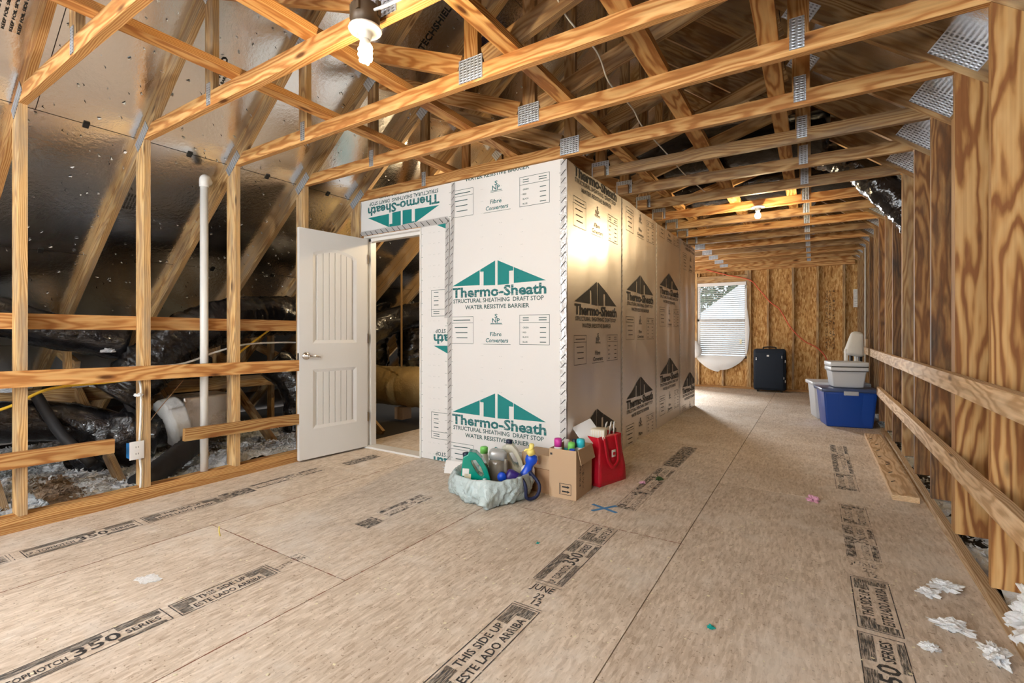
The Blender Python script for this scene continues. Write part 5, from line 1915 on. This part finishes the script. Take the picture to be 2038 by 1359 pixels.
rbox('box', (0.11, 0.11, 0.085), 0.01, 'floral', fb, seg=2)
for i in range(6):
    box('stripe', (-0.05 + i * 0.018, -0.0565, 0.01), (-0.044 + i * 0.018, -0.0545, 0.075), 'label_white', fb)
for i, (dx, dy, a) in enumerate(((-0.02, 0.10, 14), (0.02, 0.13, 8), (0.05, 0.155, 3))):
    en = empty('envelope', (-1.385 + dx, 3.47 + dy, 0.315))
    en.rotation_euler = (math.radians(-6), math.radians(a), math.radians(15))
    tag(en, ['leftmost of three paper packets standing in the red bag', 'middle of three paper packets standing in the red bag', 'rightmost of three paper packets standing in the red bag'][i], 'paper', 'packets in the red bag')
    rbox('packet', (0.008, 0.10, 0.135), 0.003, 'paper', en, seg=1)
    box('print_block', (0.0041, -0.03, 0.05), (0.0048, 0.03, 0.10), ['teal_scrap', 'grey_tote', 'grey_tote'][i], en)

# floor details: tape cross and scraps
tx = empty('tape_cross', (-1.155, 2.965, 0.0))
tag(tx, 'cross of blue painter tape on the floor', 'tape')
for i, a in enumerate((22, 98)):
    o = box('tape_strip', (-0.10, -0.0125, 0.0006 + 0.0008 * i), (0.10, 0.0125, 0.0012 + 0.0008 * i), 'tape_blue', tx)
    o.rotation_euler = (0, 0, math.radians(a - 40))
clump('pink_fluff', (-0.0, 3.86, 0.0005), 0.05, 90, 'tuft of pink fluff on the floor near the right stamped strip', 0.5, 'pink_fluff')
clump('pink_fluff', (-1.10, 3.62, 0.0005), 0.03, 40, 'pink scrap on the floor beside the red bag', 0.4, 'pink_fluff')
clump('teal_scrap', (-0.335, 1.985, 0.0005), 0.018, 14, 'teal scrap on the floor at the bottom of the photo', 0.5, 'teal_scrap')
clump('teal_scrap', (-1.27, 2.28, 0.0005), 0.012, 10, 'small green scrap on the floor in front of the box', 0.5, 'teal_scrap')
clump('green_twig', (-1.02, 3.78, 0.0005), 0.04, 30, 'dark green sprig on the floor right of the red bag', 0.4, 'leaf')
clump('paper_scrap', (-2.55, 3.14, 0.0005), 0.09, 120, 'white debris heap at the foot of the door jamb', 0.3, 'cellulose', 1.6)
clump('white_smear', (-2.62, 0.98, 0.0003), 0.05, 40, 'flat white spot on the floor at left', 0.05, 'cellulose', 1.3)
ch = tube('wood_sliver', [(-2.83, 1.40, 0.004), (-2.82, 1.39, 0.035), (-2.81, 1.385, 0.065)], 0.004, 'yellow_plastic', None, 6, 3)
tag(ch, 'thin wood sliver standing on the floor sheet at left', 'sliver')
vv, ff = [], []
for i in range(1500):
    x = random.uniform(-3.7, 0.58)
    y = random.uniform(0.4, 9.5) if random.random() < 0.5 else random.uniform(0.4, 4.5)
    if x < XS + 0.05 and y > 3.15:
        continue
    s = random.uniform(0.002, 0.009)
    n = len(vv)
    a0 = random.uniform(0, 6.28)
    el = random.uniform(0.3, 1.0)
    for j in range(4):
        a = a0 + j * PI / 2
        vv.append((x + s * math.cos(a) * (1 if j % 2 else el), y + s * math.sin(a) * (1 if j % 2 else el), 0.0022 + random.uniform(0, 0.002)))
    ff.append((n, n + 1, n + 2, n + 3))
o = obj('floor_litter', vv, ff, 'label_cream')
tag(o, 'pale wood chips and lint scattered over the floor', 'litter', kind='stuff')
